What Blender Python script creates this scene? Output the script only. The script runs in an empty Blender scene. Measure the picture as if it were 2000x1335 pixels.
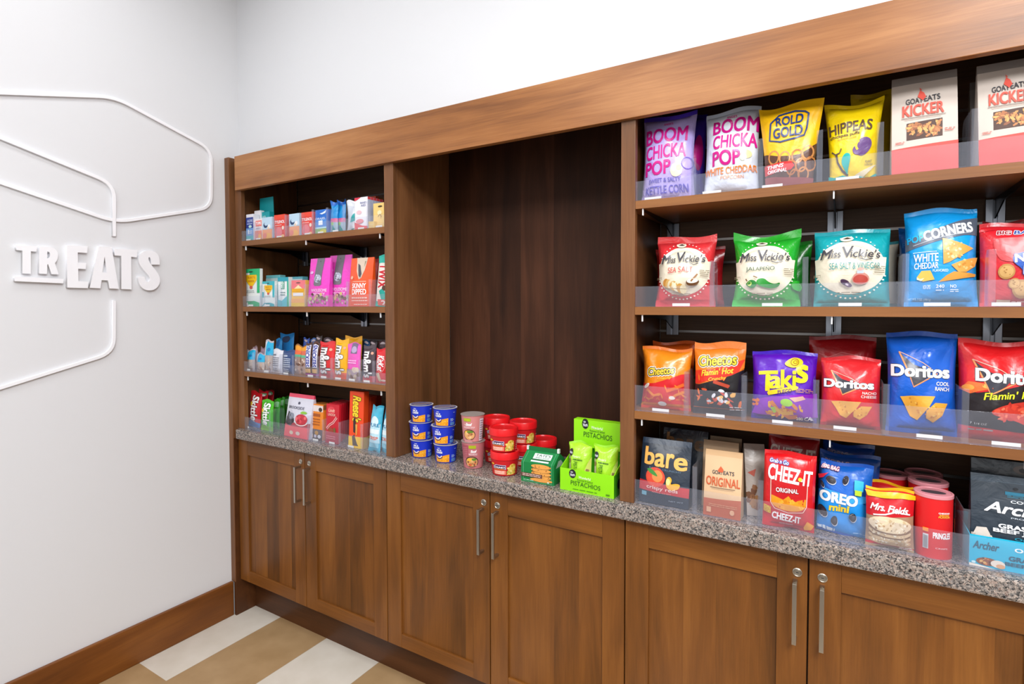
import bpy, bmesh, math, random
from mathutils import Vector, Matrix, noise
PI = math.pi
sc = bpy.context.scene
col = sc.collection

# ---------------------------------------------------------------- camera
F_PX, CX, CY = 1071.85, 996.23, 626.85            # focal length and principal point of the 2000 x 1335 frame
CAM = Vector((2.34654, -1.48016, 1.41741))
YAW, PITCH, ROLL = -.54496, .0302, -.00188
fw = Vector((math.sin(YAW)*math.cos(PITCH), math.cos(YAW)*math.cos(PITCH), -math.sin(PITCH)))
r0 = Vector((math.cos(YAW), -math.sin(YAW), 0)); u0 = r0.cross(fw)
rt = r0*math.cos(ROLL) + u0*math.sin(ROLL); up = u0*math.cos(ROLL) - r0*math.sin(ROLL)
cd = bpy.data.cameras.new('camera'); cam = bpy.data.objects.new('camera', cd); col.objects.link(cam)
cd.sensor_fit = 'HORIZONTAL'; cd.sensor_width = 36; cd.lens = 36*F_PX/2000
cd.shift_x = (1000-CX)/2000; cd.shift_y = (CY-667.5)/2000
cd.clip_start = .02
cam.matrix_world = Matrix(((rt.x, up.x, -fw.x, CAM.x), (rt.y, up.y, -fw.y, CAM.y), (rt.z, up.z, -fw.z, CAM.z), (0, 0, 0, 1)))
sc.camera = cam
sc.cycles.transparent_max_bounces = 96

# ---------------------------------------------------------------- light and exposure
sc.view_settings.view_transform = 'Standard'; sc.view_settings.look = 'None'
sc.view_settings.gamma = 1; sc.view_settings.exposure = -.01
wd = bpy.data.worlds.new('world'); sc.world = wd; wd.use_nodes = True
wd.node_tree.nodes['Background'].inputs[0].default_value = (1, .98, .96, 1)
wd.node_tree.nodes['Background'].inputs[1].default_value = .0
def area(name, loc, size, watts, colr=(.975, .985, 1), rot=(0, 0, 0)):
    l = bpy.data.lights.new(name, 'AREA'); l.shape = 'RECTANGLE'; l.size, l.size_y = size
    l.energy = watts; l.color = colr
    o = bpy.data.objects.new(name, l); col.objects.link(o); o.location = loc; o.rotation_euler = rot
    return o
CEIL = 3.0
for nm, lx, ly, sx, sy, w in (
        ('ceiling_lamp', .6, -.75, .35, .35, 6.5), ('ceiling_lamp', 1.9, -1.1, .5, .5, 17), ('ceiling_lamp', 3.1, -1.1, .5, .5, 17),
        ('ceiling_lamp', 1.2, -2.5, 1.2, 1.2, 30), ('ceiling_lamp', 3.4, -2.3, 1.2, 1.2, 140)):
    area(nm, (lx, ly, CEIL-.04), (sx, sy), w)
# unseen soft fill added behind the camera to brighten the shelves
area('front_fill', (2.6, -4.4, 1.9), (3.6, 1.8), 16, (.90, .955, 1), (PI/2, 0, 0))

# ---------------------------------------------------------------- helpers
def lin(c):
    c /= 255
    return c/12.92 if c <= .04045 else ((c+.055)/1.055)**2.4
def rgb(h):
    h = h.lstrip('#')
    return tuple(lin(int(h[i:i+2], 16)) for i in (0, 2, 4)) + (1,)
MATS = {}
def mat(h, fin='foil'):
    k = (h, fin)
    if k in MATS: return MATS[k]
    m = bpy.data.materials.new(fin + '_' + h.strip('#')); m.use_nodes = True
    nt = m.node_tree; b = nt.nodes['Principled BSDF']
    b.inputs['Base Color'].default_value = rgb(h)
    R = {'foil': .30, 'print': .34, 'paper': .6, 'card': .45, 'plastic': .3, 'matte': .7, 'metal': .32}[fin]
    b.inputs['Roughness'].default_value = R
    if fin == 'metal': b.inputs['Metallic'].default_value = 1
    if fin in ('foil', 'print'):
        b.inputs['Coat Weight'].default_value = .4 if fin == 'foil' else .12; b.inputs['Coat Roughness'].default_value = .14
        tc = nt.nodes.new('ShaderNodeTexCoord'); n = nt.nodes.new('ShaderNodeTexNoise'); bp = nt.nodes.new('ShaderNodeBump')
        n.inputs['Scale'].default_value = 17; n.inputs['Detail'].default_value = 4; n.inputs['Distortion'].default_value = .8
        bp.inputs['Strength'].default_value = .6 if fin == 'foil' else .3; bp.inputs['Distance'].default_value = .010
        nt.links.new(tc.outputs['Object'], n.inputs['Vector']); nt.links.new(n.outputs[0], bp.inputs['Height'])
        nt.links.new(bp.outputs[0], b.inputs['Normal'])
    MATS[k] = m
    return m
def mesh_obj(name, bm, mats, parent=None, smooth=False, angle=None):
    me = bpy.data.meshes.new(name)
    bmesh.ops.recalc_face_normals(bm, faces=bm.faces[:]) if not smooth or angle != 'keep' else None
    bm.to_mesh(me); bm.free()
    for m in (mats if isinstance(mats, (list, tuple)) else [mats]): me.materials.append(m)
    if smooth:
        me.polygons.foreach_set('use_smooth', [True]*len(me.polygons))
        if isinstance(angle, float): me.set_sharp_from_angle(angle=angle)
    o = bpy.data.objects.new(name, me); col.objects.link(o)
    if parent: o.parent = parent
    return o
def tag(o, label=None, cat=None, group=None, kind=None):
    for k, v in (('label', label), ('category', cat), ('group', group), ('kind', kind)):
        if v: o[k] = v
    return o
def empty(name, loc=(0, 0, 0), rot=(0, 0, 0), label=None, cat=None, group=None):
    o = bpy.data.objects.new(name, None); o.empty_display_size = .03; col.objects.link(o)
    o.location = loc; o.rotation_euler = rot
    return tag(o, label, cat, group)
def box(bm, x0, y0, z0, x1, y1, z1, mi=0, bev=0):
    vs = [bm.verts.new(p) for p in ((x0,y0,z0),(x1,y0,z0),(x1,y1,z0),(x0,y1,z0),(x0,y0,z1),(x1,y0,z1),(x1,y1,z1),(x0,y1,z1))]
    fs = [bm.faces.new([vs[i] for i in f]) for f in ((0,3,2,1),(4,5,6,7),(0,1,5,4),(1,2,6,5),(2,3,7,6),(3,0,4,7))]
    for f in fs: f.material_index = mi
    if bev:
        es = {e for f in fs for e in f.edges}
        r = bmesh.ops.bevel(bm, geom=list(es), offset=bev, segments=2, affect='EDGES', profile=.5)
        for f in r['faces']: f.material_index = mi
def boxes(name, lst, m, parent=None, bev=0):
    bm = bmesh.new()
    for b in lst: box(bm, *b, bev=bev)
    return mesh_obj(name, bm, m, parent)
def ray(px, py):
    return fw + rt*((px-CX)/F_PX) - up*((py-CY)/F_PX)
def at(px, py, Y):
    """the point of the plane y = Y that stands at this place of the photograph"""
    d = ray(px, py); return CAM + d*((Y-CAM.y)/d.y)
def atx(px, py, X):
    d = ray(px, py); return CAM + d*((X-CAM.x)/d.x)
def link(nt, a, b): nt.links.new(a, b)
def copy_tree(o, parent=None):
    c = o.copy(); col.objects.link(c)
    if parent: c.parent = parent
    for ch in [k for k in o.children]: copy_tree(ch, c)
    return c

# ---------------------------------------------------------------- printed artwork laid on a surface
TEXTS = {}
def text_geo(s, bold, shear):
    k = (s, shear)
    if k not in TEXTS:
        cu = bpy.data.curves.new('t', 'FONT'); cu.body = s; cu.shear = shear
        cu.resolution_u = 4; cu.dimensions = '2D'; cu.fill_mode = 'FRONT'
        ob = bpy.data.objects.new('t', cu); me = bpy.data.meshes.new_from_object(ob)
        v = [(p.co.x, p.co.y) for p in me.vertices]; f = [tuple(p.vertices) for p in me.polygons]
        bpy.data.objects.remove(ob); bpy.data.curves.remove(cu); bpy.data.meshes.remove(me)
        x0 = min(p[0] for p in v); x1 = max(p[0] for p in v); y0 = min(p[1] for p in v); y1 = max(p[1] for p in v)
        TEXTS[k] = ([((p[0]-x0)/(x1-x0), (p[1]-y0)/(y1-y0)) for p in v], f, x1-x0, y1-y0)
    return TEXTS[k]
def arc_pts(cx, cy, rx, ry, n=20, a0=0, a1=360, rot=0):
    c, s = math.cos(math.radians(rot)), math.sin(math.radians(rot)); out = []
    m = n if abs(a1-a0) >= 360 else n+1
    for i in range(m):
        a = math.radians(a0+(a1-a0)*i/n); x, y = rx*math.cos(a), ry*math.sin(a)
        out.append((cx+x*c-y*s, cy+x*s+y*c))
    return out
def stroke(pts, w, asp=1, closed=False):
    """quads along a polyline; asp = height / width of the printed face"""
    P = [Vector((x, y*asp)) for x, y in pts]; n = len(P); L = []; Rr = []
    for i in range(n):
        a = P[(i-1) % n] if (i > 0 or closed) else P[0]; b = P[(i+1) % n] if (i < n-1 or closed) else P[-1]
        d = (b-a).normalized(); q = Vector((-d.y, d.x))*w/2
        L.append(((P[i]+q).x, (P[i]+q).y/asp)); Rr.append(((P[i]-q).x, (P[i]-q).y/asp))
    return [(L[i], L[(i+1) % n], Rr[(i+1) % n], Rr[i]) for i in range(n if closed else n-1)]
# printed elements: T lettering fitted in a box, P polygon, E ellipse, R rectangle, L line, B scattered pieces
def T(s, x0, x1, y0, y1, c, bold=.0, shear=.0, rot=0, out=None, ow=.012, part='lettering', arch=0):
    return ('T', s, x0, x1, y0, y1, c, bold, shear, rot, out, ow, part, arch)
def P(pts, c, part='artwork'): return ('P', pts, c, part)
def E(cx, cy, rx, ry, c, rot=0, part='artwork', n=18): return ('P', arc_pts(cx, cy, rx, ry, n, rot=rot), c, part)
def Q(pts, c, part='artwork'):
    for _ in range(2):                                 # corners rounded off
        n = len(pts); pts = [q for i in range(n) for q in ((pts[i][0]*.75+pts[(i+1) % n][0]*.25, pts[i][1]*.75+pts[(i+1) % n][1]*.25), (pts[i][0]*.25+pts[(i+1) % n][0]*.75, pts[i][1]*.25+pts[(i+1) % n][1]*.75))]
    return ('P', pts, c, part)
def R(x0, y0, x1, y1, c, part='artwork'): return ('P', [(x0, y0), (x1, y0), (x1, y1), (x0, y1)], c, part)
def L(pts, w, c, closed=False, part='artwork'): return ('L', pts, w, c, closed, part)
def B(x0, y0, x1, y1, n, r, cs, seed=1, sides=6, st=1, part='artwork'): return ('B', x0, y0, x1, y1, n, r, cs, seed, sides, st, part)
def lines(x0, x1, y0, y1, n, c, th=.35, part='lettering'):
    """rows of type too small to read: thin broken bars"""
    out = []; rnd = random.Random(int(x0*997+y0*131+n)); dy = (y1-y0)/n
    for i in range(n):
        x = x0
        while x < x1-.01:
            w = min(rnd.uniform(.04, .13), x1-x); yy = y1-dy*(i+.5)
            out.append(R(x, yy-dy*th/2, x+w, yy+dy*th/2, c, part)); x += w+.018
    return out
def flat(l):
    for e in l:
        if isinstance(e, list): yield from flat(e)
        else: yield e
def prints(root, S, els, asp, cuts=None, fin='print', lift=.0007, step=.0001, names=None):
    parts = {}; order = 0
    for e in flat(els):
        order += 1
        polys = []
        if e[0] == 'T':
            _, s, x0, x1, y0, y1, c, bold, shear, rot, out, ow, part, arch = e
            v, f, tw, th_ = text_geo(s, 0, shear); w, h = x1-x0, y1-y0
            cr, sr = math.cos(math.radians(rot)), math.sin(math.radians(rot)); mx, my = (x0+x1)/2, (y0+y1)/2
            def tr(p, dx=0, dy=0):
                x, y = (p[0]-.5)*w+dx, ((p[1]-.5)*h+dy/asp + arch*(1-(2*p[0]-1)**2))*asp
                return (mx+x*cr-y*sr, my+(x*sr+y*cr)/asp)
            if out:
                for oc, k in ((out, 1),) if isinstance(out, str) else out:
                    for i in range(8):
                        dx, dy = ow*k*math.cos(i*PI/4), ow*k*math.sin(i*PI/4)
                        order += .12; polys.append(([tr(p, dx, dy) for p in v], f, oc, order))
                    order += 1
            if bold > .008:                            # heavier face: the strokes are widened on every side
                bx, by = bold*.75*w/tw, bold*.6*h/th_*asp
                for sx, sy in ((-1, -1), (1, -1), (1, 1), (-1, 1), (0, 0)):
                    order += .22; polys.append(([tr(p, sx*bx, sy*by) for p in v], f, c, order))
            else: polys.append(([tr(p) for p in v], f, c, order))
        elif e[0] == 'TV':
            _, s, cx, w, y0, y1, c, bold, shear, out = e; part = 'lettering'
            v, f, tw, th_ = text_geo(s, 0, shear); bx, by = bold*.55*w/th_, bold*.6*(y1-y0)/tw*asp
            tv = lambda p, dx=0, dy=0: (cx+(p[1]-.5)*w+dx, y1-(y1-y0)*p[0]+dy/asp)
            if out:
                for i in range(8):
                    order += .12; polys.append(([tv(p, .05*math.cos(i*PI/4), .05*math.sin(i*PI/4)) for p in v], f, out, order))
                order += 1
            for sx, sy in ((-1, -1), (1, -1), (1, 1), (-1, 1), (0, 0)):
                order += .22; polys.append(([tv(p, sx*bx, sy*by) for p in v], [q[::-1] for q in f], c, order))
        elif e[0] == 'P':
            _, pts, c, part = e; polys.append((pts, [tuple(range(len(pts)))], c, order))
        elif e[0] == 'L':
            _, pts, w, c, closed, part = e
            for q in stroke(pts, w, asp, closed): polys.append((q, [(0, 1, 2, 3)], c, order))
        elif e[0] == 'B':
            _, x0, y0, x1, y1, n, rr, cs, seed, sides, st, part = e; rnd = random.Random(seed)
            for i in range(n):
                cx, cy = rnd.uniform(x0, x1), rnd.uniform(y0, y1); a0 = rnd.uniform(0, 6.28); q = rr*rnd.uniform(.7, 1.25)
                pts = []
                for k in range(sides):
                    a = k/sides*2*PI; g = q*rnd.uniform(.8, 1.2)
                    x, y = math.cos(a)*g, math.sin(a)*g*st
                    pts.append((cx+x*math.cos(a0)-y*math.sin(a0), cy+(x*math.sin(a0)+y*math.cos(a0))/asp))
                pts = [(min(max(a, .0), 1.), min(max(b, .0), 1.)) for a, b in pts]
                order += .05
                polys.append((pts, [tuple(range(sides))], cs[i % len(cs)], order))
        d = parts.setdefault(part, [])
        d += polys
    Wm = (S(1, .5)[0]-S(0, .5)[0]).length
    if cuts and cuts[1] == 2: Wm *= 1.57
    groups = []
    for part, polys in parts.items():                  # artwork standing far apart becomes pieces of its own
        bb = [(min(p[0] for p in q[0])*Wm, max(p[0] for p in q[0])*Wm, min(p[1] for p in q[0])*Wm*asp, max(p[1] for p in q[0])*Wm*asp) for q in polys]
        left = set(range(len(polys)))
        while left:
            st = [left.pop()]; got = st[:]
            while st:
                a = bb[st.pop()]; sa = max(a[1]-a[0], a[3]-a[2])
                for j in list(left):
                    b = bb[j]; sb = max(b[1]-b[0], b[3]-b[2])
                    if math.hypot(max(0, a[0]-b[1], b[0]-a[1]), max(0, a[2]-b[3], b[2]-a[3])) <= max(.014, .3*max(sa, sb)):
                        left.discard(j); st.append(j); got.append(j)
            groups.append((part, [polys[i] for i in sorted(got)]))
    for part, polys in groups:
        bm = bmesh.new(); zl = bm.verts.layers.float.new('z'); ms = []
        for pts, fs, c, o in polys:
            if c not in ms: ms.append(c)
            mi = ms.index(c); vs = []
            for p in pts:
                v = bm.verts.new((p[0], p[1], 0)); v[zl] = o; vs.append(v)
            for f in fs:
                try: bm.faces.new([vs[i] for i in f]).material_index = mi
                except ValueError: pass
        big = [f for f in bm.faces if len(f.verts) > 4]
        if big: bmesh.ops.triangulate(bm, faces=big)
        if cuts:
            xs = [v.co.x for v in bm.verts]; ys = [v.co.y for v in bm.verts]
            for ax, n, lo, hi in ((0, cuts[0], min(xs), max(xs)), (1, cuts[1], min(ys), max(ys))):
                for i in range(1, n):
                    t = i/n
                    if lo < t < hi:
                        co = (t, 0, 0) if ax == 0 else (0, t, 0)
                        bmesh.ops.bisect_plane(bm, geom=bm.verts[:]+bm.edges[:]+bm.faces[:], dist=1e-5, plane_co=co, plane_no=(1, 0, 0) if ax == 0 else (0, 1, 0))
        for v in bm.verts:
            p, n = S(v.co.x, v.co.y); v.co = p + n*(lift+step*v[zl])
        nm = (names or {}).get(part, part)
        mesh_obj(nm, bm, [mat(c, fin) for c in ms], root, smooth=bool(cuts), angle='keep')

# ---------------------------------------------------------------- package builders (front faces -y, base at the origin)
def grid_part(name, S, B_, xs, ys, m, root, caps=True):
    """closed sheet between the front surface S and the back surface B_"""
    bm = bmesh.new(); nx, ny = len(xs), len(ys)
    fr = [[bm.verts.new(S(x, y)) for x in xs] for y in ys]
    bk = [[bm.verts.new(B_(x, y)) for x in xs] for y in ys]
    for j in range(ny-1):
        for i in range(nx-1):
            bm.faces.new((fr[j][i], fr[j][i+1], fr[j+1][i+1], fr[j+1][i]))
            bm.faces.new((bk[j][i+1], bk[j][i], bk[j+1][i], bk[j+1][i+1]))
        bm.faces.new((bk[j][0], fr[j][0], fr[j+1][0], bk[j+1][0]))
        bm.faces.new((fr[j][-1], bk[j][-1], bk[j+1][-1], fr[j+1][-1]))
    for i in range(nx-1):
        bm.faces.new((bk[0][i], bk[0][i+1], fr[0][i+1], fr[0][i]))
        bm.faces.new((fr[-1][i], fr[-1][i+1], bk[-1][i+1], bk[-1][i]))
    bmesh.ops.remove_doubles(bm, verts=bm.verts[:], dist=1e-6)
    return mesh_obj(name, bm, m, root, smooth=True, angle=1.1)
def span(px, Z, Y, lean=0, yaw=0):
    """size and place of a package from its left, right and top edge in the photograph, standing at height Z with its front at Y"""
    xl, xr, yt = px; mid = (xl+xr)/2
    a = at(xl, 0, Y); b = at(xr, 0, Y)
    zb = CY if False else None
    def X(p, z):                                     # x on the plane at height z
        q0 = at(p, 0, Y); q1 = at(p, 1335, Y); t = (z-q0.z)/(q1.z-q0.z); return q0.x+(q1.x-q0.x)*t
    Zt = at(mid, yt, Y).z
    for _ in range(3):
        Zt = at(mid, yt, Y+max(Zt-Z, 0)*math.tan(lean)).z
    zm = (Z+Zt)/2
    return X(xl, zm), X(xr, zm), (Zt-Z)/math.cos(lean)
NU, NV = 16, 22
def pillow(name, label, cat, px, Z, Y, D=.05, lean=.1, yaw=0, tilt=0, body='#ffffff', seal=None, bot=None, els=(), seed=1,
           pinch=.07, group=None, sh=.05, wave=.012, top=0., size=None, cuts=True, hole=False, crumple=1., wb=1.):
    x0, x1, H = span(px, Z, Y, lean)
    W = x1-x0
    if size: W, H = size
    W = W/math.cos(yaw) if abs(yaw) < 1 else W
    root = empty(name, ((x0+x1)/2, Y+D*.5, Z), (-lean, tilt, yaw), label, cat, group)
    rnd = random.Random(seed); ph = [rnd.uniform(0, 6.28) for _ in range(8)]
    def geo(x, y, side):
        u = 2*x-1; yy = min(max((y-sh*.6)/(1-1.6*sh), 0), 1); k = math.sin(PI*yy)**.55 if 0 < yy < 1 else 0
        k2 = math.sin(PI*yy)**.8 if 0 < yy < 1 else 0
        hw = W/2*(1-pinch*k2)*(wb+(1-wb)*y)
        th = D/2*k*max(0, 1-abs(u)**2.4)**.7
        wr = 0
        if side < 0:
            for ci, (cu_, cv) in enumerate(((-1, 0), (1, 0), (-1, 1), (1, 1))):
                dx, dy = (u-cu_)*W/2, (y-cv)*H
                d = math.hypot(dx, dy); a = math.atan2(dy, dx)
                wr += .0032*crumple*math.exp(-(d/(.42*H))**2)*math.sin(a*8+ph[ci])*min(1, d/(.12*H))
            nz = noise.noise(Vector((u*2.2+ph[5], y*3.4+ph[6], seed*1.7)))
            wr += .0045*crumple*nz
            wr *= k*max(0, 1-u*u)**.5*min(1, D/.04)
        wv = wave*(math.sin(u*2.6+ph[4])*max(0, y-.8)*5*.6 + .5*math.sin(u*3.3+ph[7])*max(0, .15-y)*4)
        Yl = side*(th+.0004)+(-wr if side < 0 else 0)+wv
        zz = y*H + (top*u*u*H + .006*math.sin(u*3+ph[3]))*max(0, y-.75)*4*.7
        return Vector((u*hw, Yl, zz))
    Sf = lambda x, y: geo(x, y, -1)
    Sb = lambda x, y: geo(x, y, 1)
    def Sn(x, y):
        p = Sf(x, y); e = .004
        a = Sf(min(x+e, 1), y)-Sf(max(x-e, 0), y); b = Sf(x, min(y+e, 1))-Sf(x, max(y-e, 0))
        n = a.cross(b)
        if n.length < 1e-12: return p, Vector((0, -1, 0))
        n.normalize()
        return p, n
    xs = [i/NU for i in range(NU+1)]
    js = max(1, round(sh*NV)); ys = [j/NV for j in range(NV+1)]
    bm_ = mat(body)
    grid_part('bag', Sf, Sb, xs, ys[js:NV-js+1], bm_, root)
    grid_part('top_seal', Sf, Sb, xs, ys[NV-js:], mat(seal or body), root)
    grid_part('bottom_seal', Sf, Sb, xs, ys[:js+1], mat(bot or seal or body), root)
    if els: prints(root, Sn, els, H/W, (NU, NV) if cuts else None)
    return root
def pouch(name, label, cat, px, Z, Y, D=.06, lean=.04, yaw=0, body='#ffffff', side=None, els=(), group=None, fin='paper', bulge=.006,
          fold=None, seed=1, taper=0., topd=.004, wbot=1.0):
    """flat-bottomed standing bag or pouch: deep at the base, pressed flat at the top edge"""
    x0, x1, H = span(px, Z, Y, lean); W = (x1-x0)/math.cos(yaw)
    root = empty(name, ((x0+x1)/2, Y+D/2, Z), (-lean, 0, yaw), label, cat, group)
    rnd = random.Random(seed); ph = rnd.uniform(0, 6)
    def geo(x, y, s):
        u = 2*x-1
        th = (D/2)*(1-y)**.8*(1-.0*u*u) + topd/2
        bl = bulge*math.sin(PI*min(1, y*1.05))*(1-u*u) if s < 0 else 0
        wr = .0016*noise.noise(Vector((u*1.8+ph, y*2.6, seed)))*(1-u*u) if s < 0 else 0
        return Vector((u*W/2*(wbot+(1-wbot)*y)*(1-taper*math.sin(PI*y)), s*th-bl-wr, y*H))
    Sf = lambda x, y: geo(x, y, -1); Sb = lambda x, y: geo(x, y, 1)
    def Sn(x, y):
        e = .004; a = Sf(x+e, y)-Sf(x-e, y); b = Sf(x, min(y+e, 1))-Sf(x, max(0, y-e)); n = a.cross(b).normalized()
        return Sf(x, y), n
    xs = [i/8 for i in range(9)]; ys = [j/12 for j in range(13)]
    f = fold or 11/12
    grid_part('bag', Sf, Sb, xs, [y for y in ys if y <= f+.001], mat(body, fin), root)
    grid_part('top_fold', Sf, Sb, xs, [y for y in ys if y >= f-.001], mat(side or body, fin), root)
    if els: prints(root, Sn, els, H/W, (8, 12), fin='print' if fin != 'paper' else 'paper')
    return root
def carton(name, label, cat, px, Z, Y, D=.03, lean=0, yaw=0, body='#ffffff', side=None, els=(), group=None, bev=.0012, tab=None, sels=None, fin='card'):
    x0, x1, H = span(px, Z, Y, lean); W = (x1-x0)/math.cos(yaw)
    root = empty(name, ((x0+x1)/2, Y+D/2, Z), (-lean, 0, yaw), label, cat, group)
    hb = H if not tab else H*(1-tab)
    bm = bmesh.new(); box(bm, -W/2, -D/2, 0, W/2, D/2, hb, bev=bev)
    mesh_obj('box', bm, mat(body, fin), root)
    if tab:
        bm = bmesh.new()
        a = [(-W/2, hb), (W/2, hb), (W/2*.96, H), (-W/2*.96, H)]
        cxh, cyh = 0, (hb+H)/2
        q = [bm.verts.new((x, D/2-.001, z)) for x, z in a]; w = [bm.verts.new((x, D/2-.003, z)) for x, z in a]
        bm.faces.new(q[::-1]); bm.faces.new(w)
        for i in range(4): bm.faces.new((q[i], q[(i+1) % 4], w[(i+1) % 4], w[i]))
        mesh_obj('hang_tab', bm, mat(body, fin), root)
    def Sn(x, y): return Vector(((x-.5)*W, -D/2, y*hb)), Vector((0, -1, 0))
    if els: prints(root, Sn, els, hb/W, None, fin='card')
    if sels:
        def Ss(x, y): return Vector((W/2, (x-.5)*D, y*hb)), Vector((1, 0, 0))
        prints(root, Ss, sels, hb/D, None, fin='card', names={'artwork': 'side_artwork', 'lettering': 'side_lettering'})
    return root
def lathe(bm, prof, n=36, mi=0, cap0=True, cap1=True):
    rings = []
    for r, z in prof:
        rings.append([bm.verts.new((r*math.sin(2*PI*i/n), -r*math.cos(2*PI*i/n), z)) for i in range(n)])
    for j in range(len(prof)-1):
        for i in range(n):
            bm.faces.new((rings[j][i], rings[j][(i+1) % n], rings[j+1][(i+1) % n], rings[j+1][i])).material_index = mi
    if cap0: bm.faces.new(rings[0][::-1]).material_index = mi
    if cap1: bm.faces.new(rings[-1]).material_index = mi
# ---------------------------------------------------------------- procedural materials of the room
def new_mat(name):
    m = bpy.data.materials.new(name); m.use_nodes = True
    return m, m.node_tree, m.node_tree.nodes['Principled BSDF']
def node(nt, t, **kw):
    n = nt.nodes.new(t)
    for k, v in kw.items(): setattr(n, k, v)
    return n
def math_n(nt, op, a, b=None):
    n = node(nt, 'ShaderNodeMath', operation=op)
    for i, v in enumerate((a, b)):
        if v is None: continue
        if isinstance(v, (int, float)): n.inputs[i].default_value = v
        else: nt.links.new(v, n.inputs[i])
    return n.outputs[0]
def ramp(nt, fac, stops, interp='LINEAR'):
    r = node(nt, 'ShaderNodeValToRGB'); r.color_ramp.interpolation = interp
    e = r.color_ramp.elements
    while len(e) < len(stops): e.new(.5)
    for el, (p, c) in zip(e, stops): el.position = p; el.color = rgb(c) if isinstance(c, str) else c
    nt.links.new(fac, r.inputs[0]); return r.outputs[0]
def wood(name, cols, axis='z', plank=0, rough=.42, grain=1., coat=.06, spec=.35):
    """stained wood, grain along the given axis; plank = width of the glued staves across x"""
    m, nt, b = new_mat(name)
    tc = node(nt, 'ShaderNodeTexCoord'); oi = node(nt, 'ShaderNodeObjectInfo')
    off = node(nt, 'ShaderNodeVectorMath', operation='SCALE'); cb = node(nt, 'ShaderNodeCombineXYZ')
    for i in range(3): nt.links.new(oi.outputs['Random'], cb.inputs[i])
    nt.links.new(cb.outputs[0], off.inputs[0]); off.inputs['Scale'].default_value = 7.3
    ad = node(nt, 'ShaderNodeVectorMath', operation='ADD'); nt.links.new(tc.outputs['Object'], ad.inputs[0]); nt.links.new(off.outputs[0], ad.inputs[1])
    sx = node(nt, 'ShaderNodeSeparateXYZ'); nt.links.new(ad.outputs[0], sx.inputs[0])
    vec = ad.outputs[0]
    if plank:
        st = math_n(nt, 'FLOOR', math_n(nt, 'DIVIDE', sx.outputs[0], plank))
        wn = node(nt, 'ShaderNodeTexWhiteNoise', noise_dimensions='1D'); nt.links.new(st, wn.inputs['W'])
        c2 = node(nt, 'ShaderNodeCombineXYZ'); nt.links.new(math_n(nt, 'MULTIPLY', wn.outputs[0], 5), c2.inputs[2])
        a2 = node(nt, 'ShaderNodeVectorMath', operation='ADD'); nt.links.new(vec, a2.inputs[0]); nt.links.new(c2.outputs[0], a2.inputs[1]); vec = a2.outputs[0]
    def scaled(al, ac):
        mp = node(nt, 'ShaderNodeMapping'); mp.inputs['Scale'].default_value = (al if axis == 'x' else ac, al if axis == 'y' else ac, al if axis == 'z' else ac)
        nt.links.new(vec, mp.inputs[0]); return mp.outputs[0]
    def nz(al, ac, det, dist=0, ro=.55):
        n = node(nt, 'ShaderNodeTexNoise'); n.inputs['Scale'].default_value = 1; n.inputs['Detail'].default_value = det
        n.inputs['Distortion'].default_value = dist; n.inputs['Roughness'].default_value = ro
        nt.links.new(scaled(al, ac), n.inputs['Vector']); return n.outputs[0]
    g = nz(1.1, 11, 5, 1.2); f = nz(9, 260, 2, 0); bl = nz(2.2, 5, 2, .3)
    v = math_n(nt, 'ADD', math_n(nt, 'MULTIPLY', g, .62), math_n(nt, 'MULTIPLY', bl, .38))
    v = math_n(nt, 'ADD', v, math_n(nt, 'MULTIPLY', math_n(nt, 'SUBTRACT', f, .5), .17*grain))
    if plank: v = math_n(nt, 'ADD', v, math_n(nt, 'MULTIPLY', math_n(nt, 'SUBTRACT', wn.outputs[0], .5), .19))
    c = ramp(nt, v, [(.29, cols[0]), (.5, cols[1]), (.71, cols[2])])
    nt.links.new(c, b.inputs['Base Color']); b.inputs['Roughness'].default_value = rough
    b.inputs['Coat Weight'].default_value = coat; b.inputs['Coat Roughness'].default_value = .22; b.inputs['Specular IOR Level'].default_value = spec
    bp = node(nt, 'ShaderNodeBump'); bp.inputs['Strength'].default_value = .12; bp.inputs['Distance'].default_value = .001
    nt.links.new(f, bp.inputs['Height']); nt.links.new(bp.outputs[0], b.inputs['Normal'])
    return m
CHERRY = ('#52300f', '#744518', '#8c5823')
W_door = wood('door_wood', CHERRY, 'z', 0)
W_panel = wood('door_panel_wood', CHERRY, 'z', .083)
W_rail = wood('rail_wood', CHERRY, 'x')
W_head = wood('header_wood', ('#6a4024', '#9a6438', '#bb8350'), 'x', 0, .34)
W_post = wood('post_wood', ('#55371f', '#764c2d', '#8f623d'), 'z')
W_shelf = wood('shelf_wood', ('#6b4124', '#87572f', '#9a6638'), 'x')
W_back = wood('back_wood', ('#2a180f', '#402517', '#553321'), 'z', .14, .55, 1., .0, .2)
W_slat = wood('slat_wood', ('#45301f', '#5f4430', '#75563c'), 'x', 0, .5, 2.)
W_toe = wood('toe_wood', ('#3a1f0c', '#4f2c13', '#61391b'), 'x')
W_base = wood('baseboard_wood', ('#59300f', '#744216', '#8a5420'), 'y', 0, .4)

def paint(name, c, rough=.55):
    m, nt, b = new_mat(name); b.inputs['Base Color'].default_value = rgb(c); b.inputs['Roughness'].default_value = rough
    n = node(nt, 'ShaderNodeTexNoise'); n.inputs['Scale'].default_value = 180; n.inputs['Detail'].default_value = 3
    bp = node(nt, 'ShaderNodeBump'); bp.inputs['Strength'].default_value = .06; bp.inputs['Distance'].default_value = .002
    nt.links.new(n.outputs[0], bp.inputs['Height']); nt.links.new(bp.outputs[0], b.inputs['Normal'])
    return m
M_wall = paint('wall_paint', '#dedfe2'); M_ceil = paint('ceiling_paint', '#efefee', .7)
M_sign = paint('sign_paint', '#f4f4f8', .4)

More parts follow.
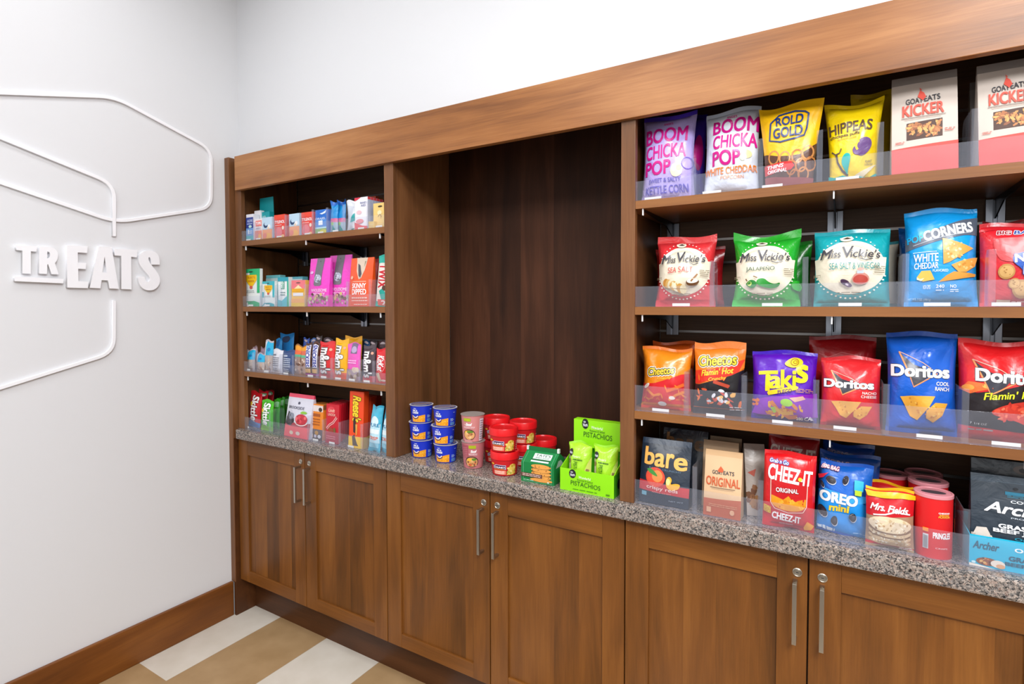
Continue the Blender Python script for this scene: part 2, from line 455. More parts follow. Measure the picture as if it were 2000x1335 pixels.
def granite():
    m, nt, b = new_mat('granite')
    tc = node(nt, 'ShaderNodeTexCoord'); n = node(nt, 'ShaderNodeTexNoise'); n.inputs['Scale'].default_value = 90; n.inputs['Detail'].default_value = 3
    nt.links.new(tc.outputs['Object'], n.inputs['Vector'])
    mx = node(nt, 'ShaderNodeVectorMath', operation='MULTIPLY_ADD'); nt.links.new(n.outputs['Color'], mx.inputs[0]); mx.inputs[1].default_value = (.010, .010, .010)
    nt.links.new(tc.outputs['Object'], mx.inputs[2])
    def vor(scale):
        v = node(nt, 'ShaderNodeTexVoronoi'); v.inputs['Scale'].default_value = scale; nt.links.new(mx.outputs[0], v.inputs['Vector'])
        s = node(nt, 'ShaderNodeSeparateColor'); nt.links.new(v.outputs['Color'], s.inputs[0]); return s.outputs[0]
    c1 = ramp(nt, vor(270), [(0, '#232325'), (.22, '#4c4a4a'), (.40, '#7c7775'), (.58, '#a3958b'), (.76, '#b3a397'), (.9, '#957d72')], 'CONSTANT')
    c2 = ramp(nt, vor(520), [(0, '#1f1f21'), (.28, '#615d5a'), (.55, '#a0948b'), (.82, '#c0b3a7')], 'CONSTANT')
    mc = node(nt, 'ShaderNodeMix', data_type='RGBA'); mc.inputs[0].default_value = .42
    nt.links.new(c1, mc.inputs[6]); nt.links.new(c2, mc.inputs[7]); nt.links.new(mc.outputs[2], b.inputs['Base Color'])
    b.inputs['Roughness'].default_value = .14
    return m
M_granite = granite()

def floor_mat():
    """cream and tan tiles, twelve inches wide, in a running chequer"""
    m, nt, b = new_mat('floor_tile')
    g = node(nt, 'ShaderNodeNewGeometry'); s = node(nt, 'ShaderNodeSeparateXYZ'); nt.links.new(g.outputs['Position'], s.inputs[0])
    xi = math_n(nt, 'DIVIDE', math_n(nt, 'ADD', s.outputs[0], -.181+.305*20), .305)
    col_i = math_n(nt, 'FLOOR', xi)
    par = math_n(nt, 'MODULO', col_i, 2.)
    yi = math_n(nt, 'DIVIDE', math_n(nt, 'ADD', s.outputs[1], .418+.61*20), .61)
    row = math_n(nt, 'FLOOR', yi)
    rp = math_n(nt, 'MODULO', row, 2.)
    first = math_n(nt, 'LESS_THAN', s.outputs[0], .181)
    sw = math_n(nt, 'MULTIPLY', first, rp)
    k = math_n(nt, 'MODULO', math_n(nt, 'ADD', par, sw), 2.)
    n = node(nt, 'ShaderNodeTexNoise'); n.inputs['Scale'].default_value = 9; n.inputs['Detail'].default_value = 6
    nt.links.new(g.outputs['Position'], n.inputs['Vector'])
    ca = ramp(nt, n.outputs[0], [(.3, '#cfc6b8'), (.7, '#d9d1c5')]); cb = ramp(nt, n.outputs[0], [(.3, '#9f8059'), (.7, '#ae8f68')])
    mc = node(nt, 'ShaderNodeMix', data_type='RGBA'); nt.links.new(k, mc.inputs[0]); nt.links.new(cb, mc.inputs[6]); nt.links.new(ca, mc.inputs[7])
    gx = math_n(nt, 'ABSOLUTE', math_n(nt, 'SUBTRACT', math_n(nt, 'FRACT', xi), .5)); gr = math_n(nt, 'GREATER_THAN', gx, .496)
    m2 = node(nt, 'ShaderNodeMix', data_type='RGBA'); nt.links.new(math_n(nt, 'MULTIPLY', gr, .5), m2.inputs[0])
    nt.links.new(mc.outputs[2], m2.inputs[6]); m2.inputs[7].default_value = rgb('#9b8a72')
    nt.links.new(m2.outputs[2], b.inputs['Base Color']); b.inputs['Roughness'].default_value = .45
    return m
M_floor = floor_mat()

def acrylic():
    """clear plastic sheet: mostly see-through, with a pale blue veil for reflected room light and a glossy face"""
    m, nt, b = new_mat('clear_acrylic')
    nt.nodes.remove(b)
    tr = node(nt, 'ShaderNodeBsdfTransparent'); tr.inputs[0].default_value = (.965, .97, .985, 1)
    df = node(nt, 'ShaderNodeBsdfDiffuse'); df.inputs[0].default_value = (.70, .74, .86, 1)  # diffuse tint painted in for the bright room's reflection
    gl = node(nt, 'ShaderNodeBsdfGlossy'); gl.inputs['Roughness'].default_value = .08
    m1 = node(nt, 'ShaderNodeMixShader'); m1.inputs[0].default_value = .055; nt.links.new(tr.outputs[0], m1.inputs[1]); nt.links.new(df.outputs[0], m1.inputs[2])
    lw = node(nt, 'ShaderNodeLayerWeight'); fr_ = math_n(nt, 'ADD', math_n(nt, 'MULTIPLY', math_n(nt, 'POWER', lw.outputs['Facing'], 4.), .35), .02)
    m2 = node(nt, 'ShaderNodeMixShader'); nt.links.new(fr_, m2.inputs[0]); nt.links.new(m1.outputs[0], m2.inputs[1]); nt.links.new(gl.outputs[0], m2.inputs[2])
    nt.links.new(m2.outputs[0], nt.nodes['Material Output'].inputs[0])
    return m
M_acr = acrylic()
M_nickel = mat('#b9b2a6', 'metal'); M_steel = mat('#aab0bb', 'metal'); M_slot = mat('#16161a', 'matte'); M_alu = mat('#8d8a88', 'metal')
M_tag = mat('#f2f2ee', 'paper')

# ---------------------------------------------------------------- the room
XW = -.035; YB = .05; XR = 5.2; YF = -4.6
def struct(name, boxes_, m):
    return tag(boxes(name, boxes_, m), kind='structure')
struct('floor', [(XW-.1, -1.05, -.1, XR+.1, .5, 0)], M_floor)
struct('floor', [(XW-.1, YF-.1, -.1, XR+.1, -1.05, .0)], mat('#5c534b', 'matte'))   # unseen darker floor, added to lessen light bounced onto the lower wall
struct('ceiling', [(XW-.1, YF-.1, CEIL, XR+.1, .5, CEIL+.1)], M_ceil)
struct('wall_left', [(XW-.1, YF-.1, 0, XW, .5, CEIL)], M_wall)
struct('wall_back', [(XW, YB, 2.06, 2.83, YB+.1, CEIL), (2.83, YB, 0, XR, YB+.1, CEIL), (XW, .36, 0, 2.83, .46, 2.06)], M_wall)
M_far = paint('far_wall_dimmed', '#9d9892')  # unseen walls coloured darker to lessen the light they bounce
struct('wall_right', [(XR, YF-.1, 0, XR+.1, .5, CEIL)], M_far)
struct('wall_front', [(XW, YF-.1, 0, XR, YF, CEIL)], M_far)
bm = bmesh.new(); box(bm, XW, YF, 0, XW+.017, -.022, .155, bev=.003)
tag(mesh_obj('baseboard_left', bm, W_base), kind='structure')
bm = bmesh.new(); box(bm, XW, -.022, .155, -.004, .03, 2.076, bev=.002)
tag(mesh_obj('trim_1', bm, W_post), kind='structure')

# ---------------------------------------------------------------- built-in unit
ZC, ZCB = .860, .816                                  # counter top and underside
P1 = (.914, .959); P2 = (1.812, 1.853); P3 = (2.745, 2.79); PL = (.006, .050)   # face stiles
IN = (.004, .936, 1.830, 2.745)                       # inner faces of the two shelf bays
BACK = .33; ZTOP = 2.076; ZHB = 1.926
unit = empty('shelving_unit', (1.4, .165, ZC), label='dark cherry-stained wooden built-in shelving unit over the granite counter', cat='shelving')
def upart(name, lst, m, bev=.0015):
    bm = bmesh.new()
    for q in lst: box(bm, q[0]-1.4, q[1]-.165, q[2]-ZC, q[3]-1.4, q[4]-.165, q[5]-ZC, bev=bev)
    return mesh_obj(name, bm, m, unit)
upart('header', [(.028, -.014, ZHB, 2.83, .008, ZTOP)], W_head)
upart('stile', [(PL[0], 0, ZC, PL[1], .02, ZHB+.02)], W_post)
upart('side_panel', [(-.015, .02, ZC, IN[0], BACK, ZTOP-.0301)], W_post)
upart('stile', [(P1[0], 0, ZC, P1[1], .02, ZHB+.02)], W_post)
upart('divider_panel', [(IN[1], .02, ZC, P1[1], BACK, ZTOP-.0301)], W_post)
upart('stile', [(P2[0], 0, ZC, P2[1], .02, ZHB+.02)], W_post)
upart('divider_panel', [(P2[0], .02, ZC, IN[2], BACK, ZTOP-.0301)], W_post)
upart('side_panel', [(P3[0], .0, ZC, P3[1], BACK, ZTOP-.0301)], W_post)
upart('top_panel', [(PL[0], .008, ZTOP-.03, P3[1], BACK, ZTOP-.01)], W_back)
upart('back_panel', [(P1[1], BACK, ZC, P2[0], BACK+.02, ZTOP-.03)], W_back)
for nm, xa, xb in (('l', IN[0], IN[1]), ('r', IN[2], IN[3])):
    bp_ = upart('slatwall_panel', [(xa, BACK+.004, ZC, xb, BACK+.02, ZTOP-.03)], W_slat)
    z = ZC+.035
    while z < 1.98:
        s_ = upart('slat_insert', [(xa, BACK-.001, z-.0035, xb, BACK+.004, z+.0035)], M_alu, 0)
        z += .0725
# granite worktop
ct = bmesh.new(); box(ct, .018, -.025, ZCB, 2.79, BACK+.02, ZC, bev=.006); box(ct, -.002, .004, ZCB+.001, .05, BACK+.02, ZC-.0002)
tag(mesh_obj('countertop', ct, M_granite), 'speckled grey and beige granite countertop running over the cabinets', 'countertop')
# end panel by the wall, toe kick
tag(boxes('end_panel', [(-.026, -.020, 0, -.0045, BACK, .845)], W_post, bev=.001) if False else boxes('end_panel', [(-.0165, -.020, 0, -.0035, BACK, .8155)], W_toe, bev=.001),
    'narrow dark wooden end panel reaching the floor beside the baseboard', 'panel')
tag(boxes('toe_kick', [(-.003, .076, 0, 2.79, .092, .16)], W_toe), 'dark recessed wooden toe kick board under the cabinets', 'toe kick')
# base cabinets
DW = .457
def shaker(bm, x0, x1, z0, z1, fr=.066, y=0, d=.02, rec=.008):
    """frame with a recessed centre, one closed mesh: slot 0 stiles, 1 rails, 2 panel"""
    a, b_, c, e = x0+fr, x1-fr, z0+.05, z1-fr
    box(bm, x0, y, z0, a, y+d, z1, 0, .0012); box(bm, b_, y, z0, x1, y+d, z1, 0, .0012)
    box(bm, a, y+.0006, z0, b_, y+d, c, 1, .0012); box(bm, a, y+.0006, e, b_, y+d, z1, 1, .0012)
    box(bm, a-.004, y+rec, c-.004, b_+.004, y+d-.002, e+.004, 2)
def cabinet(i, where):
    x0 = i*2*DW; cx = x0+DW
    t = empty('base_cabinet', (cx, .17, .163), label='cherry-stained double-door base cabinet under the '+where, cat='cabinet', group=None)
    o = (cx, .17, .163)
    boxes('carcass', [(x0-o[0]+.0015, .022-o[1], 0, x0+2*DW-o[0]-.0015, BACK-o[1], ZCB-.001-o[2])], W_toe, t)
    for s in (0, 1):
        a = x0+s*DW+.0018; b_ = x0+(s+1)*DW-.0018
        bm = bmesh.new(); shaker(bm, a-o[0], b_-o[0], 0, .809-.163, y=-o[1])
        d = mesh_obj('door', bm, [W_door, W_rail, W_panel], t)
        hx = cx-o[0] + (-.0235 if s == 0 else .0325)-.0045*0
        hx = (-.0275 if s == 0 else .0295)
        bm = bmesh.new()                               # square bow handle
        y1 = -o[1]-.031; z0, z1 = .604-o[2], .752-o[2]; w = .0048
        box(bm, hx-w, y1, z0, hx+w, y1+.006, z1, bev=.0008)
        for zz in (z0, z1-.008): box(bm, hx-w, y1+.0055, zz, hx+w, -o[1]+.0005, zz+.008, bev=.0006)
        mesh_obj('handle', bm, M_nickel, d)
        bm = bmesh.new(); lathe(bm, [(.0105, 0), (.0105, .0022), (.0088, .0032), (.0078, .0022), (.0062, .0022), (.0062, .0036), (.0045, .0036)], 28)
        for v in bm.verts: v.co = Vector((v.co.x+hx+(.004 if s == 0 else .0), -v.co.z-o[1]+.0004, v.co.y*-1+.769-o[2]))
        lk = mesh_obj('lock', bm, M_nickel, d, True, .6)
        bm = bmesh.new(); lx = hx+(.004 if s == 0 else 0)
        box(bm, lx-.0028, -o[1]-.0036, .769-o[2]-.0007, lx+.0028, -o[1]-.0030, .769-o[2]+.0007)
        mesh_obj('keyhole', bm, M_slot, d)
cabinet(0, 'left snack shelves'); cabinet(1, 'open bay of noodle cups and pistachios'); cabinet(2, 'chip shelves on the right')
for o_ in [o for o in bpy.data.objects if o.name.startswith('base_cabinet')]: pass
# shelves, with the steel brackets that carry them
SZ = (1.702, 1.4105, 1.121); ST = .022
def shelf(xa, xb, z, label):
    fa, fb = (PL[1], P1[0]) if xa < .5 else (P2[1], P3[0])    # the front edge fits between the stiles
    bm = bmesh.new(); pl = [(fa+.0006, .001), (fb-.0006, .001), (fb-.0006, .0208), (xb-.001, .0208), (xb-.001, BACK-.012), (xa+.001, BACK-.012), (xa+.001, .0208), (fa+.0006, .0208)]
    lo = [bm.verts.new((x, y, z-ST)) for x, y in pl]; hi = [bm.verts.new((x, y, z)) for x, y in pl]
    bm.faces.new(lo[::-1]); bm.faces.new(hi)
    for i in range(8): bm.faces.new((lo[i], lo[(i+1) % 8], hi[(i+1) % 8], hi[i]))
    tag(mesh_obj('shelf', bm, W_shelf), label, 'shelf')
def bracket(x, z, label):
    zt = z-ST-.0005
    t = empty('shelf_bracket', (x, BACK-.003, zt-.07), label=label, cat='bracket')
    bm = bmesh.new(); box(bm, -.019, -.008, .0, -.004, .0, .068, bev=.001); box(bm, .004, -.008, .0, .019, .0, .068, bev=.001)
    box(bm, -.019, -.003, .0, .019, .0, .066)
    mesh_obj('wall_plate', bm, M_steel, t)
    bm = bmesh.new()                                   # tapering arm under the shelf with an upturned tip
    pr = [(-.006, .06), (-.006, .02), (-.09, .052), (-.318, .064), (-.318, .07), (-.006, .07)]
    for sx in (-.0012, .0012):
        pass
    a = [bm.verts.new((-.0015, y, z_)) for y, z_ in pr[1:]]; b_ = [bm.verts.new((.0015, y, z_)) for y, z_ in pr[1:]]
    bm.faces.new(a); bm.faces.new(b_[::-1])
    for i in range(5): bm.faces.new((a[i], b_[i], b_[(i+1) % 5], a[(i+1) % 5]))
    mesh_obj('arm', bm, mat('#3a3a40', 'metal'), t)
    bm = bmesh.new(); box(bm, -.0016, -.322, .052, .0016, -.316, .0705, bev=.0004)
    mesh_obj('tip', bm, mat('#e8e8ea', 'plastic'), t)
rown = ('top', 'middle', 'lowest')
for k, z in enumerate(SZ):
    shelf(IN[0], IN[1], z, f'{rown[k]} wooden shelf in the left bay, holding ' + ('small medicine packets', 'lip balms and pink nut pouches', 'candy bars')[k])
    shelf(IN[2], IN[3], z, f'{rown[k]} wooden shelf in the right bay, holding ' + ('popcorn and pretzel bags', 'kettle chip bags', 'orange, purple and blue chip bags')[k])
    for j, x in enumerate((.07, .474, .885)):
        bracket(x, z, f'{("left", "middle", "right")[j]} steel bracket under the {rown[k]} left shelf')
    for j, x in enumerate((1.873, 2.325, 2.668)):
        bracket(x, z, f'{("left", "middle", "right")[j]} steel bracket under the {rown[k]} chip shelf')

# ---------------------------------------------------------------- acrylic lips and dividers
def lip(xa, xb, z, h, y, label):
    bm = bmesh.new(); box(bm, xa, y, z+.0006, xb, y+.002, z+h, bev=.0004); box(bm, xa, y+.002, z+.0004, xb, y+.014, z+.0018)
    tag(mesh_obj('shelf_lip', bm, M_acr), label, 'shelf lip')
NLIP = {}
for k, z in enumerate(SZ+(ZC,)):
    nm = (rown+('counter',))[k]
    lip(P2[1]+.001, P3[0]-.001, z, (.053, .056, .072, .068)[k], (.001, .001, .001, .004)[k], f'clear plastic front lip along the {nm} ' + ('level of the right bay' if k == 3 else 'chip shelf'))
    lip(PL[1]+.001, P1[0]-.001, z, (.045, .047, .045, .055)[k], (.001, .001, .001, .0)[k], f'clear plastic front lip along the {nm} ' + ('level of the left bay' if k == 3 else 'shelf of small packets'))
def fin(px, Z, Y, h, dep, label, fl=.012):
    a = at(px, 0, Y); b_ = at(px, 1335, Y); t = (Z+.04-a.z)/(b_.z-a.z); x = a.x+(b_.x-a.x)*t
    bm = bmesh.new()
    pts = [(0, 0), (dep, 0), (dep, h*.86), (dep-.012, h), (0, h)]
    va = [bm.verts.new((-.0009, y, z)) for y, z in pts]; vb = [bm.verts.new((.0009, y, z)) for y, z in pts]
    bm.faces.new(va); bm.faces.new(vb[::-1])
    for i in range(5): bm.faces.new((va[i], vb[i], vb[(i+1) % 5], va[(i+1) % 5]))
    box(bm, .0009, 0, 0, fl, .0015, h, bev=.0003)
    o = mesh_obj('shelf_divider', bm, M_acr); o.location = (x, Y, Z+.0020)
    tag(o, label, 'divider')
def price(px, Z, Y, label, w=.036):
    a = at(px, 0, Y); b_ = at(px, 1335, Y); t = (Z-a.z)/(b_.z-a.z); x = a.x+(b_.x-a.x)*t
    bm = bmesh.new(); box(bm, -w/2, 0, 0, w/2, .0008, .0075)
    o = mesh_obj('price_tag', bm, M_tag); o.location = (x, Y, Z+.002); tag(o, label, 'price tag', None)

# ---------------------------------------------------------------- raised sign and outline on the left wall
def wall_pt(px, py): p = atx(px, py, XW); return (p.y, p.z)
def slab(name, polys, t, m, parent=None, holes=(), bev=.0):
    """outline in the wall plane given thickness; polys = list of convex-ish outlines or one outline with holes"""
    cu = bpy.data.curves.new('o', 'CURVE'); cu.dimensions = '2D'; cu.fill_mode = 'BOTH'; cu.extrude = t/2; cu.bevel_depth = bev; cu.bevel_resolution = 1
    for pl in polys:
        sp = cu.splines.new('POLY'); sp.points.add(len(pl)-1); sp.use_cyclic_u = True
        for q, p in zip(sp.points, pl): q.co = (p[0], p[1], 0, 1)
    ob = bpy.data.objects.new('o', cu); me = bpy.data.meshes.new_from_object(ob); bpy.data.objects.remove(ob); bpy.data.curves.remove(cu)
    # curve plane (y, z) -> wall plane
    me.transform(Matrix(((0, 0, 1, XW+t/2+bev), (1, 0, 0, 0), (0, 1, 0, 0), (0, 0, 0, 1))))
    me.name = name; me.materials.append(m)
    o = bpy.data.objects.new(name, me); col.objects.link(o)
    if parent: o.parent = parent; o.matrix_parent_inverse = parent.matrix_world.inverted()
    return o
def zp(pts, keep=None):
    if keep is not None:                               # round the traced curve, leaving the square corners
        for _ in range(2):
            n = len(pts); out = []
            for i, p in enumerate(pts):
                if p in keep: out.append(p); continue
                for q in (pts[i-1], pts[(i+1) % n]): out.append((p[0]*.75+q[0]*.25, p[1]*.75+q[1]*.25))
            pts = out
    return [wall_pt(x*.165, 440+y*.165) for x, y in pts]
LET = [[[(165,235),(425,250),(412,312),(346,308),(346,575),(246,568),(246,300),(175,292)]],
       [[(446,252),(575,256),(630,275),(662,315),(668,370),(655,415),(630,448),(675,580),(590,578),(550,462),(541,462),(536,576),(442,570)], [(540,312),(540,392),(562,388),(574,362),(572,330),(560,314)]],
       [[(772,236),(1018,248),(1012,328),(900,320),(902,440),(1000,446),(995,518),(905,514),(908,660),(1026,668),(1020,742),(776,736)]],
       [[(1150,248),(1300,256),(1386,750),(1276,746),(1258,652),(1182,648),(1168,744),(1042,738)], [(1217,370),(1192,556),(1243,560)]],
       [[(1330,276),(1606,292),(1598,380),(1532,372),(1536,758),(1416,752),(1414,362),(1336,356)]]]
sign = empty('wall_lettering', (XW, -.62, 1.47), label='raised white block letters spelling TREATS on the left wall', cat='sign')
bpy.context.view_layer.update()
for k, pl in enumerate(LET): slab('letter', [zp(q, {(446,252),(675,580),(590,578),(550,462),(541,462),(536,576),(442,570),(630,448),(540,312),(540,392)} if k == 1 else None) for q in pl], .014, M_sign, sign)
S_OUT = [(1868,465),(1765,465),(1768,410),(1752,375),(1736,380),(1738,420),(1775,475),(1830,540),(1866,600),(1876,655),(1858,715),(1810,760),(1745,772),(1680,755),(1635,710),(1615,650),(1612,605),(1690,605),(1700,650),(1725,672),(1750,660),(1756,632),(1735,590),(1680,530),(1640,480),(1618,420),(1622,365),(1655,322),(1705,300),(1760,300),(1815,315),(1850,345),(1868,400)]
def ribbon(c, w):
    Lf, Rg = [], []
    for i in range(len(c)):
        a = Vector(c[max(i-1, 0)]); b_ = Vector(c[min(i+1, len(c)-1)]); d = (b_-a).normalized(); q = Vector((-d.y, d.x))*w/2; p = Vector(c[i])
        Lf.append(tuple(p+q)); Rg.append(tuple(p-q))
    return Lf+Rg[::-1]
slab('letter', [zp(S_OUT, {(1868,465),(1765,465),(1612,605),(1690,605)})], .014, M_sign, sign)
slab('underline', [zp([(150,604),(735,634),(728,686),(156,660)])], .014, M_sign, sign)
def moulding(name, px, w, label, th=.007, rounds=()):
    c = [Vector(wall_pt(*p)) for p in px]
    out = []
    for i, p in enumerate(c):                          # round the corners
        if 0 < i < len(c)-1 and i in rounds:
            a, b_ = (c[i-1]-p), (c[i+1]-p); r = min(.055, a.length*.45, b_.length*.45)
            s_, e_ = p+a.normalized()*r, p+b_.normalized()*r
            for k in range(7):
                t = k/6; out.append(tuple(s_*(1-t)**2+p*2*t*(1-t)+e_*t*t))
        else: out.append(tuple(p))
    pl = ribbon(out, w)
    tag(slab(name, [pl], th, M_sign, None, bev=.0012), label, 'wall moulding')
moulding('wall_outline', [(-160, 176), (222, 190), (411, 292), (411, 406), (225, 434), (-160, 302)], .0098, 'upper raised white outline bending round above the TREATS letters', rounds=(1, 2, 3, 4))
moulding('wall_outline', [(-160, 204), (221, 360), (221, 461)], .0098, 'inner raised white line dropping to just above the TREATS letters', .0082, rounds=(1,))
moulding('wall_outline', [(221, 587), (221, 688), (-160, 806)], .0098, 'lower raised white line starting under the TREATS letters', rounds=(1,))
# ================================================================ RIGHT BAY
S1, S2, S3 = SZ
MAG = '#d3148a'
def ring(cx, cy, rx, ry, w, c, part='artwork'): return L(arc_pts(cx, cy, rx, ry, 14), w, c, True, part)
# ---- top shelf: popcorn, pretzels, puffs, jerky-style snacks
def boom(x, cheddar):
    a, b = ((.07, .88) if not cheddar else (.17, .99))
    o = .0 if not cheddar else .03
    e = [T('BOOM', a, b, .66+o, .83+o, MAG, .03), T('CHICKA', a+.01, b-.01, .475+o, .63+o, MAG, .028), T('POP', a+.01, a+.52, .295+o, .445+o, MAG, .035),
         T("ANGIE'S", .42, .6, .865, .895, MAG, .02)]
    if not cheddar:
        e += [E(.70, .32, .11, .07, '#f1e6c8'), E(.66, .35, .05, .04, '#fff8e4'), E(.75, .35, .045, .035, '#e6cf9a'), ring(.9, .40, .10, .065, .012, '#7a5cd0'),
              T('SWEET & SALTY', .16, .78, .205, .25, '#5d4fc0', .02), T('KETTLE CORN', .1, .9, .085, .17, '#5d4fc0', .02)]
    else:
        e += [E(.80, .42, .10, .05, '#e9d7a0'), E(.75, .39, .06, .04, '#f6ecc6'), T('WHITE CHEDDAR', .02, .98, .225, .30, '#ef8426', .03), T('POPCORN', .34, .76, .165, .205, '#ef9a52', .01)]
    return e
pillow('popcorn_bag', 'lavender kettle corn bag with a purple top seal beside the wooden divider', 'chip bag', (1246, 1352, 221), S1, .03, .065, .10, .04, 0, '#bfaeee', '#5138cf', '#b3a2e6', boom(0, 0), 3, group=None, pinch=.09, top=.03)
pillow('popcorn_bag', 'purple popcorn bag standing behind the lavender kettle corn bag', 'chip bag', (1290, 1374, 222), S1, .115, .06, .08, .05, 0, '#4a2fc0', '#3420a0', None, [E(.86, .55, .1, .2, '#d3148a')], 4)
pillow('popcorn_bag', 'white cheddar popcorn bag with magenta and orange lettering', 'chip bag', (1369, 1480, 207), S1, .03, .07, .11, 0, 0, '#e3e9f4', '#c9d2e0', None, boom(0, 1), 5, top=-.02, crumple=1.8)
# pretzels
e = [P([(0, .43), (.12, .40), (.3, .365), (.5, .35), (.7, .365), (.88, .42), (1, .50), (1, 1), (0, 1)], '#f4bb10'),
     P([(0, .08), (1, .08), (1, .50), (.88, .42), (.7, .365), (.5, .35), (.3, .365), (.12, .40), (0, .43)], '#5a3524'),
     [ring(x, y, .1, .075, .03, c) for x, y, c in ((.2, .36, '#c98546'), (.42, .33, '#d89352'), (.66, .34, '#c47c3e'), (.86, .38, '#d89352'), (.74, .24, '#c98546'), (.55, .22, '#b86f36'), (.92, .25, '#c47c3e'), (.8, .14, '#c98546'), (.62, .12, '#b8723a'))],
     P([(0, .17), (.55, .2), (.62, .24), (.55, .29), (0, .29)], '#dd2526'), T('THINS', .06, .4, .235, .275, '#ffffff', .03, .25), T('ORIGINAL', .06, .46, .185, .222, '#ffffff', .03, .25),
     P([(0, 0), (1, 0), (1, .09), (0, .15)], '#9a4a48'),
     L([(.14, .57), (.18, .78), (.32, .87), (.58, .885), (.74, .86), (.80, .83), (.79, .66), (.76, .58), (.6, .545), (.34, .53)], .028, '#1b3a78', True),
     T('ROLD', .27, .72, .73, .84, '#1b3a78', .03), T('GOLD', .22, .72, .58, .70, '#1b3a78', .03)]
pillow('pretzel_bag', 'yellow-topped pretzel bag with a navy outlined emblem', 'chip bag', (1476, 1608, 200), S1, .02, .05, .12, 0, 0, '#f4bb10', '#f0b40e', '#8e3f44', e, 7, top=.04, wave=.006, pinch=.05, wb=.68)
e = [T('HIPPEAS', .05, .86, .605, .735, '#5c4632', .03), T('chickpea puffs', .06, .64, .545, .595, '#5c4632', .02), T('VEGAN WHITE CHEDDAR', .2, .58, .52, .54, '#c89c2c', .01),
     E(.72, .41, .165, .10, '#6d4b86', 15), E(.60, .37, .09, .055, '#6d4b86'), P(arc_pts(.66, .42, .10, .07, 10, 110, 230)+arc_pts(.68, .42, .075, .05, 10, 230, 110), '#f0d23a'),
     L([(.08, .40), (.15, .36), (.24, .37), (.28, .42)], .025, '#5c4a3c'), L([(.17, .36), (.2, .26), (.29, .16), (.42, .1)], .04, '#4d3b3a'),
     Q([(.30, .32), (.38, .36), (.48, .33), (.46, .24), (.42, .16), (.41, .1), (.34, .17), (.28, .24)], '#16b3ad'),
     P([(0, .0), (1, 0), (1, .1), (.85, .05), (.74, .03), (.62, .09), (.45, .08), (.3, .11), (.12, .09), (0, .12)], '#12a9a6'),
     P([(.5, .04), (.62, .03), (.75, .07), (.9, .14), (.98, .2), (.86, .17), (.7, .13), (.58, .1)], '#e8dcb8'), T('GLUTEN FREE', .76, .92, .19, .21, '#5c4632', .01), T('PLANT', .78, .9, .22, .25, '#5c4632', .01)]
pillow('puffs_bag', 'yellow chickpea puff bag with a purple pea and teal base', 'chip bag', (1606, 1728, 196), S1, .045, .055, .13, -.05, 0, '#f7d50e', '#f3cf0c', '#14a8a5', e, 8, top=.03, wave=.006, wb=.74)
pillow('puffs_bag', 'yellow puff bag behind, its crinkled top seal showing above the front one', 'chip bag', (1660, 1744, 176), S1, .15, .045, .06, 0, 0, '#d9b80e', '#c9a90c', None, [], 9)
def goat(flavour, c1, c2, kraft, win):
    e = [P([(0, 0), (1, 0), (1, .29), (0, .26)], c2)]
    if win:
        e += [P([(.23, .335), (.77, .345), (.77, .52), (.23, .505)], '#4b3026'), B(.27, .36, .73, .49, 46, .06, ['#b97a4a', '#c98d4f', '#8a5436', '#d9a25e', '#a8683e'], 5, 5, .45)]
        y = .0
        e += [T('GOAT', .22, .48, .70, .755, '#3a3a40', .02, rot=3), T('EATS', .50, .74, .71, .765, '#3a3a40', .02, rot=3), P([(.40, .765), (.44, .83), (.5, .80), (.53, .755), (.48, .72)], c1), P([(.44, .83), (.43, .86), (.47, .83)], c1),
              T(flavour, .17, .79, .575, .685, c1, .035), R(.15, .555, .82, .560, '#6a5a50'), R(.2, .54, .75, .544, '#b09a8c'), lines(.06, .2, .3, .33, 2, c1), lines(.8, .95, .38, .42, 2, c1)]
    else:
        e += [T('GOAT', .22, .50, .645, .70, '#3a3a40', .02), T('EATS', .52, .80, .65, .705, '#3a3a40', .02), P([(.36, .70), (.44, .77), (.52, .72), (.50, .68), (.40, .68)], '#c8572c'),
              T(flavour, .06, .96, .47, .60, c1, .02), R(.18, .44, .84, .448, '#6a5a50'), R(.22, .42, .8, .424, '#a08c78'), lines(.15, .9, .15, .2, 2, '#d99a6c'), R(.1, .06, .22, .14, '#d9a27c'), E(.78, .1, .06, .04, '#d9a27c')]
    return e
pouch('snack_pouch', 'grey kraft pouch with red KICKER lettering, left of its twin', 'snack pouch', (1743, 1874, 135), S1, .03, .07, .05, 0, '#cabdb2', '#8f8680', goat('KICKER', '#e2513f', '#e0463c', 1, 1), seed=3)
pouch('snack_pouch', 'grey kraft pouch with red KICKER lettering at the right picture edge', 'snack pouch', (1914, 2046, 107), S1, .03, .07, .05, 0, '#cabdb2', '#8f8680', goat('KICKER', '#e2513f', '#e0463c', 1, 1), seed=4)
pouch('snack_pouch', 'kraft pouch darkened as if shaded, just behind the rightmost top-shelf pouch', 'snack pouch', (1897, 1985, 148), S1, .12, .05, .03, 0, '#8f8680', '#7d7570', [], seed=5)  # same kraft in a darker tone, shade put into the colour

